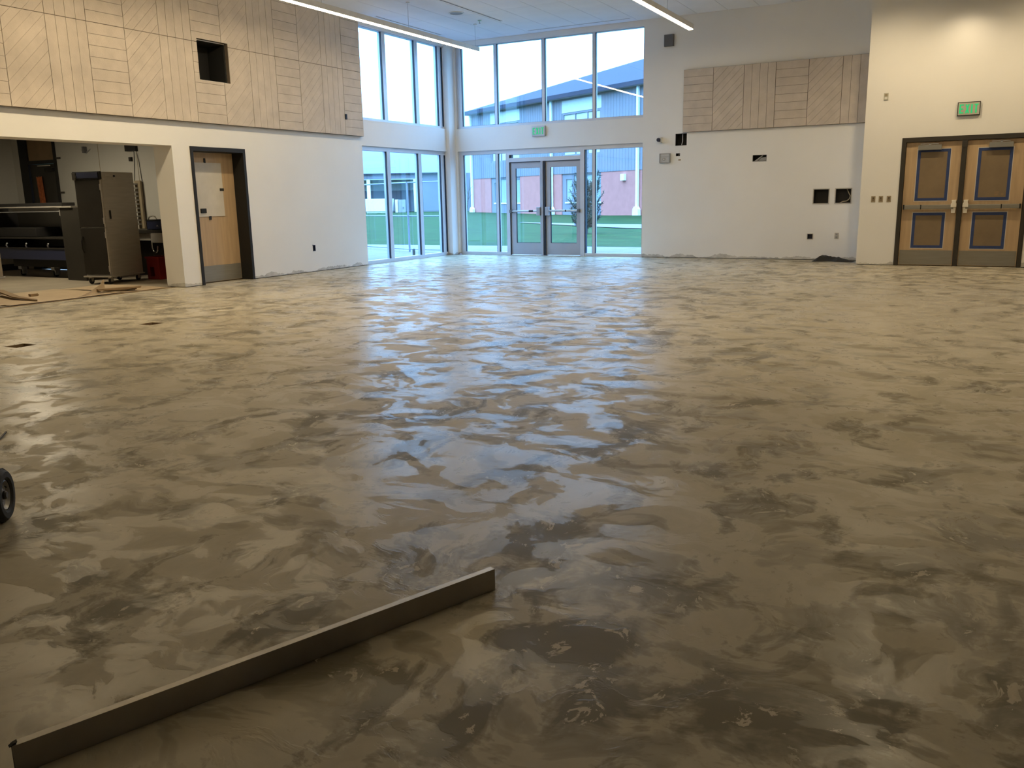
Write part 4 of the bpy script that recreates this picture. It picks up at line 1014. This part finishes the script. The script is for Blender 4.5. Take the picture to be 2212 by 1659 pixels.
tag(obj('paper_scrap', sc_, M['carddark'], origin=(-12.3, 7.8, 0)), 'torn brown paper scrap on the tan floor paper', 'scrap')
ev = MB().box(-11.305, -11.29, 3.4, 9.6, -0.01, 0.008)
struct(obj('trim_3', ev, M['carddark']), 'thin brown edge where hall floor meets kitchen floor')

# ------------------------------------------------------------------ outdoors
def gz(x, y):
    """ground height outdoors"""
    d = math.hypot(x, y)
    t_ = max(0.0, min(1.0, (d-26)/38)); rise = 0.24*t_*t_*(3-2*t_)
    az = math.degrees(math.atan2(-x, y))               # bigger = further left
    k = max(0.0, min(1.0, (az-22)/9))
    hump = 0.10*math.exp(-((x+20)**2+(y-52)**2)/30)
    return -0.03 + rise*k + hump
gr = MB(); nx, ny = 70, 60
X0, X1, Y0, Y1 = -110.0, 40.0, 21.6, 120.0
gxs = [X0+(X1-X0)*i/nx for i in range(nx+1)]; gys = [Y0+(Y1-Y0)*(j/ny)**1.5 for j in range(ny+1)]
for y in gys:
    for x in gxs: gr.v.append((x, y, gz(x, y)))
for j in range(ny):
    for i in range(nx):
        a = j*(nx+1)+i; gr.f.append((a, a+1, a+nx+2, a+nx+1))
struct(obj('lawn', gr, M['grass'], smooth=True), 'green mown lawn rising towards the neighbouring building')
gl = MB(); gl.box(-110, -18.6, -20, 21.6, -0.3, -0.035)
struct(obj('lawn_side', gl, M['grass']), 'lawn strip beyond the left glazing')
pv = sroot('sidewalk', (-11, 20, -0.03), 'pale concrete sidewalk outside the corner windows')
yj = [18.06, 19.7, 21.60]
for j in range(2):
    x = -18.6
    while x < -2:
        obj('slab', MB().box(x+0.006, x+1.8-0.006, yj[j]+0.006, yj[j+1]-0.006, -0.2, -0.022), M['concrete'], pv); x += 1.8
y = 9.0
for x0 in (-18.6, -16.8, -15.0, -13.2):
    for y0 in (11.9, 13.4, 14.9, 16.4):
        obj('slab', MB().box(x0+0.006, min(x0+1.8, -11.52)-0.006, y0+0.006, y0+1.5+(0.16 if y0 > 16 else 0)-0.006, -0.2, -0.022), M['concrete'], pv)
obj('bed', MB().box(-18.6, -2.0, 18.05, 21.6, -0.3, -0.06).box(-18.6, -11.52, 11.7, 18.06, -0.3, -0.06), M['grass'], pv)
obj('footing', MB().box(-11.52, -6.0, 17.86, 18.06, -0.3, -0.022), M['concrete'], pv)
# curved concrete path across the lawn
pa = MB(); cl = [(-20.9, 39.9, 0.15), (-18.6, 38.9, 0.7), (-16.4, 37.9, 1.1), (-14.2, 37.0, 1.7), (-12.0, 36.1, 2.2), (-8.0, 34.4, 2.4), (-3, 32.4, 2.4)]
for x, y, w in cl:
    for s_ in (-1, 1):
        px, py = x+0.4*s_*w, y+0.92*s_*w; pa.v.append((px, py, gz(px, py)+0.03))
for i in range(len(cl)-1): pa.f.append((2*i, 2*i+2, 2*i+3, 2*i+1))
struct(obj('path', pa, M['concrete']), 'pale concrete path crossing the lawn behind the tree')

# two-storey neighbouring building: facade frame O + s*E (rightwards) + t*Nn (away)
O = Vector((-37.847, 63.689, 0)); Ex = Vector((0.880, -0.475, 0)); Nb = Vector((0.475, 0.880, 0))
ff = lambda u, v, w: tuple(O + Ex*u + Nb*w + Vector((0, 0, v)))
bl = thing('school_building', 'two-storey brick and blue siding building beyond the lawn', 'building', O)
wins_up = [(2.90, 7.14), (12.50, 16.93), (22.2, 26.6)]; wins_lo = [(2.75, 7.01), (12.40, 16.88), (22.1, 26.5)]
obj('brick_wall', MB().sheet([0, 32], [-0.6, 2.93], [(a, b, -1, 2.93) for a, b in wins_lo], ff, 0.0, 0.4), M['brick'], bl)
sd = MB().sheet([0, 32], [2.93, 8.1], [(a, b, 4.12, 7.93) for a, b in wins_up], ff, -0.03, 0.4)
obj('siding', sd, M['siding'], bl)
rb = MB(); u = 0.15
while u < 32:
    if not any(a-0.1 < u < b+0.1 for a, b in wins_up):
        rb.prism([(u, 2.95), (u+0.07, 2.95), (u+0.07, 8.08), (u, 8.08)], ff, -0.042, -0.03)
    else:
        rb.prism([(u, 2.95), (u+0.07, 2.95), (u+0.07, 4.10), (u, 4.10)], ff, -0.042, -0.03)
    u += 0.3
r_o = obj('siding_rib', rb, M['siding'], bl); r_o['kind'] = 'stuff'
for a, b in wins_up:
    obj('spandrel_panel', MB().prism([(a, 7.11), (b, 7.11), (b, 7.93), (a, 7.93)], ff, -0.02, 0.1), M['lightpanel'], bl)
    wf = MB().sheet([a, b], [4.12, 7.10], [(a+0.18+(b-a-0.3)/3*i, a+0.12+(b-a-0.3)/3*(i+1), 4.25, 6.98) for i in range(3)], ff, 0.0, 0.15)
    w_ = obj('window', wf, M['siding'], bl)
    for i in range(3):
        obj('pane', MB().prism([(a+0.18+(b-a-0.3)/3*i, 4.25), (a+0.12+(b-a-0.3)/3*(i+1), 4.25), (a+0.12+(b-a-0.3)/3*(i+1), 6.98), (a+0.18+(b-a-0.3)/3*i, 6.98)], ff, 0.08, 0.1), M['lightpanel'], w_)
for a, b in wins_lo:
    obj('base_panel', MB().prism([(a, -0.6), (b, -0.6), (b, 0.82), (a, 0.82)], ff, 0.06, 0.3), M['siding'], bl)
    wf = MB().sheet([a, b], [0.82, 2.93], [(a+0.45, a+1.15, 0.98, 2.55), (a+1.35, b-0.95, 0.98, 2.80), (b-0.8, b-0.15, 0.98, 2.75)], ff, 0.08, 0.22)
    w_ = obj('window', wf, M['siding'], bl)
    for q in ((a+0.45, a+1.15, 0.98, 2.55), (a+1.35, b-0.95, 0.98, 2.80), (b-0.8, b-0.15, 0.98, 2.75)):
        obj('pane', MB().prism([(q[0], q[2]), (q[1], q[2]), (q[1], q[3]), (q[0], q[3])], ff, 0.15, 0.17), M['farpane'], w_)
    obj('sill', MB().prism([(a+0.4, 0.86), (b, 0.86), (b, 0.96), (a+0.4, 0.96)], ff, 0.0, 0.2), M['whitemetal'], w_)
obj('side_wall', MB().prism([(0.0, -0.6), (0.05, -0.6), (0.05, 8.1), (0.0, 8.1)], ff, 0.02, 12), M['siding'], bl)
obj('gutter', MB().prism([(-0.35, 8.08), (32, 8.08), (32, 8.36), (-0.35, 8.36)], ff, -0.55, -0.1), M['roofing'], bl)
rf = MB()
eL = ff(-0.4, 8.34, -0.5); eR = ff(32, 8.34, -0.5); rR = ff(32, 11.75, 9.5); rL = ff(11.2, 11.75, 9.5); bL = ff(-0.4, 8.34, 19); bR = ff(32, 8.34, 19)
i0 = len(rf.v); rf.v += [eL, eR, rR, rL, bL, bR]; rf.f += [(i0, i0+1, i0+2, i0+3), (i0, i0+3, i0+4), (i0+3, i0+2, i0+5, i0+4), (i0, i0+4, i0+5, i0+1), (i0+1, i0+5, i0+2)]
obj('roof', rf, M['roofing'], bl)
obj('soffit', MB().prism([(-0.35, 8.05), (32, 8.05), (32, 8.09), (-0.35, 8.09)], ff, -0.5, 0.1), M['siding'], bl)
for s_ in (-0.02, 11.37, 20.73):
    dz = obj('downspout', MB().prism([(s_-0.09, 0.55), (s_+0.09, 0.55), (s_+0.09, 8.05), (s_-0.09, 8.05)], ff, -0.22, -0.07), M['whitemetal'], bl)
    obj('boot', MB().prism([(s_-0.3, -0.5), (s_+0.3, -0.5), (s_+0.26, 0.45), (s_+0.12, 0.62), (s_-0.12, 0.62), (s_-0.26, 0.45)], ff, -0.3, -0.07), M['whitemetal'], dz)
obj('wall_lantern', MB().prism([(19.12, 2.30), (19.48, 2.30), (19.48, 2.72), (19.12, 2.72)], ff, -0.2, 0.0), M['whitemetal'], bl)
obj('stair_tower', MB().prism([(19.9, 8.4), (30, 8.4), (30, 16.0), (19.9, 16.0)], ff, 12, 20), M['lightpanel'], bl)

# covered walkway and stores seen through the left glazing
Q = Vector((-51.2, 65.9, 0)); Ed = Vector((0.866, 0.5, 0)); Nd = Vector((-0.5, 0.866, 0))
fq = lambda u, v, w: tuple(Q + Ed*u + Nd*w + Vector((0, 0, v)))
cv = thing('covered_walkway', 'long low canopy with posts beyond the lawn at left', 'building', Q)
obj('roof_beam', MB().prism([(-8, 3.28), (5.6, 3.28), (5.6, 3.70), (-8, 3.72)], fq, -0.3, 0.2), M['siding'], cv)
obj('roof', MB().prism([(-8, 3.70), (9.5, 3.70), (9.5, 3.78), (-8, 3.78)], fq, -0.6, 8), M['roofing'], cv)
for u in (-6.5, 0.55, 4.9):
    obj('post', MB().prism([(u-0.16, 0.0), (u+0.16, 0.0), (u+0.16, 3.3), (u-0.16, 3.3)], fq, -0.25, 0.05), M['whitemetal'], cv)
obj('upper_wall', MB().prism([(-8, 2.2), (6, 2.2), (6, 3.3), (-8, 3.3)], fq, 4.0, 4.2), M['canopy'], cv)
obj('back_wall', MB().prism([(-8, -0.2), (6, -0.2), (6, 2.25), (-8, 2.25)], fq, 3.6, 3.9), M['siding'], cv)
obj('skylight', MB().prism([(0.95, 2.85), (1.9, 2.85), (2.5, 3.25), (1.1, 3.25)], fq, 3.5, 3.6), M['whitemetal'], cv)
obj('skylight', MB().prism([(4.15, 2.33), (4.6, 2.33), (4.95, 2.64), (4.5, 2.64)], fq, 3.5, 3.6), M['whitemetal'], cv)
obj('side_block', MB().prism([(5.6, -0.2), (14, -0.2), (14, 3.70), (5.6, 3.70)], fq, -0.2, 6), M['siding'], cv)
t = thing('white_trailer', 'white boxy trailer parked under the canopy', 'trailer', fq(1.4, 0.1, -2))
obj('body', MB().prism([(0.45, 0.35), (2.9, 0.35), (2.9, 1.48), (0.45, 1.48)], fq, -2.2, -0.5), M['whitemetal'], t, bevel=0.03)
obj('skirt', MB().prism([(0.5, 0.12), (2.85, 0.12), (2.85, 0.35), (0.5, 0.35)], fq, -2.1, -0.6), M['canopy'], t)
t = thing('utility_cabinet', 'grey utility cabinet with white edge post right of the trailer', 'cabinet', fq(3.6, 0.1, -1.5))
obj('body', MB().prism([(3.40, 0.1), (4.05, 0.1), (4.05, 1.36), (3.40, 1.36)], fq, -1.8, -1.0), M['greyplastic'], t, bevel=0.02)
obj('side_panel', MB().prism([(3.12, 0.1), (3.36, 0.1), (3.36, 1.38), (3.12, 1.38)], fq, -1.85, -1.0), M['whitemetal'], t)
obj('handle', MB().prism([(3.80, 0.58), (3.90, 0.58), (3.90, 0.70), (3.80, 0.70)], fq, -1.86, -1.8), M['darkgrey'], t)

# chain-link style fence frame near the left glazing
fe = thing('fence', 'thin grey pipe fence with three rails outside the left glazing', 'fence', (-13.05, 18.6, 0))
A_ = Vector((-15.6, 19.05, 0)); B_ = Vector((-11.3, 18.33, 0))
A_ = Vector((-16.2, 20.1, 0)); M_ = Vector((-13.04, 18.60, 0)); B_ = Vector((-11.72, 18.45, 0))
for z in (1.74, 0.90, 0.05):
    obj('rail', MB().tube([(A_.x, A_.y, z), (M_.x, M_.y, z), (B_.x, B_.y, z)], 0.017, 8), M['fence'], fe)
for p in (A_, M_, B_):
    obj('post', MB().tube([(p.x, p.y, -0.03), (p.x, p.y, 1.76)], 0.026, 10), M['fence'], fe)
t = thing('bollard', 'short dark green pipe stub on the sidewalk outside the window', 'bollard', (-11.87, 17.1, -0.02))
obj('pipe', MB().tube([(-11.87, 17.10, -0.022), (-11.87, 17.10, 0.155)], 0.033, 12), M['needles'], t)
obj('cap', MB().lathe([(0, 0.03), (0.015, 0.025), (0.034, 0.0), (0, 0.0)], (-11.87, 17.10, 0.155), (0, 0, 1), 12), M['greyplastic'], t)

# young evergreen on the lawn
def spray(mb, p, d, L, rng, wdt):
    d = d.normalized(); q = d.orthogonal().normalized()
    q = Matrix.Rotation(rng.uniform(0, 6.28), 3, d) @ q
    i = len(mb.v); e = p + d*L
    mb.v += [tuple(p - q*wdt), tuple(p + q*wdt), tuple(e)]; mb.f.append((i, i+1, i+2))
rng = random.Random(11)
tb = Vector((-12.75, 29.5, gz(-12.75, 29.5)))
tr = thing('young_evergreen', 'spiky grey-green young evergreen on the lawn before the brick wall', 'tree', tb)
obj('trunk', MB().tube([tb+Vector((0, 0, -0.05)), tb+Vector((0.02, 0, 1.0)), tb+Vector((-0.03, 0, 2.0)), tb+Vector((0.0, 0, 2.85))], [0.055, 0.045, 0.025, 0.008], 8), M['bark'], tr)
br = MB(); fo = MB()
tips = []
for k in range(90):
    z0 = 0.12+1.5*rng.random()**1.1; a = rng.uniform(0, 6.283)
    reach = (0.66 if z0 < 1.1 else 0.52)*rng.uniform(0.5, 1.0); up = rng.uniform(0.25, 0.75)
    p0 = tb+Vector((0, 0, z0)); p1 = p0+Vector((math.cos(a)*reach*0.6, math.sin(a)*reach*0.6, up*0.22)); p2 = p0+Vector((math.cos(a)*reach, math.sin(a)*reach, up))
    br.tube([p0, p1, p2], [0.013, 0.009, 0.004], 4); tips.append((p0, p1, p2))
for a, lean, top in ((2.8, 0.50, 1.95), (-0.2, 0.52, 1.98), (1.5, 0.1, 1.8)):
    p0 = tb+Vector((0, 0, 0.5)); p1 = tb+Vector((math.cos(a)*lean*0.75, math.sin(a)*lean*0.75, 1.2)); p2 = tb+Vector((math.cos(a)*lean*1.05, math.sin(a)*lean*1.05, top-0.1))
    br.tube([p0, p1, p2], [0.02, 0.016, 0.008], 5); tips += [(p0, p1, p2)]*4
p0 = tb+Vector((0, 0, 1.6)); p2 = tb+Vector((0, 0, 2.85)); tips += [(p0, (p0+p2)/2, p2)]
obj('branches', br, M['bark'], tr)
for (a, b, c) in tips:
    for k in range(95):
        t_ = rng.uniform(0.1, 1.0); p = a.lerp(b, t_*2) if t_ < 0.5 else b.lerp(c, t_*2-1)
        ax = (c-b).normalized()
        dd = ax*rng.uniform(0.2, 0.9)+Vector((rng.gauss(0, 1), rng.gauss(0, 1), rng.gauss(0, .8)))*0.55
        spray(fo, p, dd, rng.uniform(0.07, 0.17), rng, 0.011)
fol = obj('foliage', fo, M['needles'], tr); fol['kind'] = 'stuff'
# bare sapling near the building's corner
t = thing('bare_sapling', 'thin leaning bare sapling by the white downspout at building corner', 'tree', (-35.614, 58.754, 0.2))
p = Vector((-35.614, 58.754, 0.12)); q = Vector((-35.30, 58.9, 2.88))
obj('stem', MB().tube([p, p.lerp(q, 0.5), q], [0.04, 0.03, 0.015], 6), M['bark'], t)
bb = MB()
for k, (tt, dx, dz) in enumerate(((0.35, -0.55, 0.35), (0.4, 0.35, 0.45), (0.55, -0.35, 0.5), (0.65, 0.3, 0.35), (0.3, -0.7, 0.15))):
    s_ = p.lerp(q, tt); bb.tube([s_, s_+Vector((dx*0.5, 0, dz*0.6)), s_+Vector((dx, 0.1, dz))], [0.02, 0.013, 0.006], 5)
obj('branches', bb, M['bark'], t)
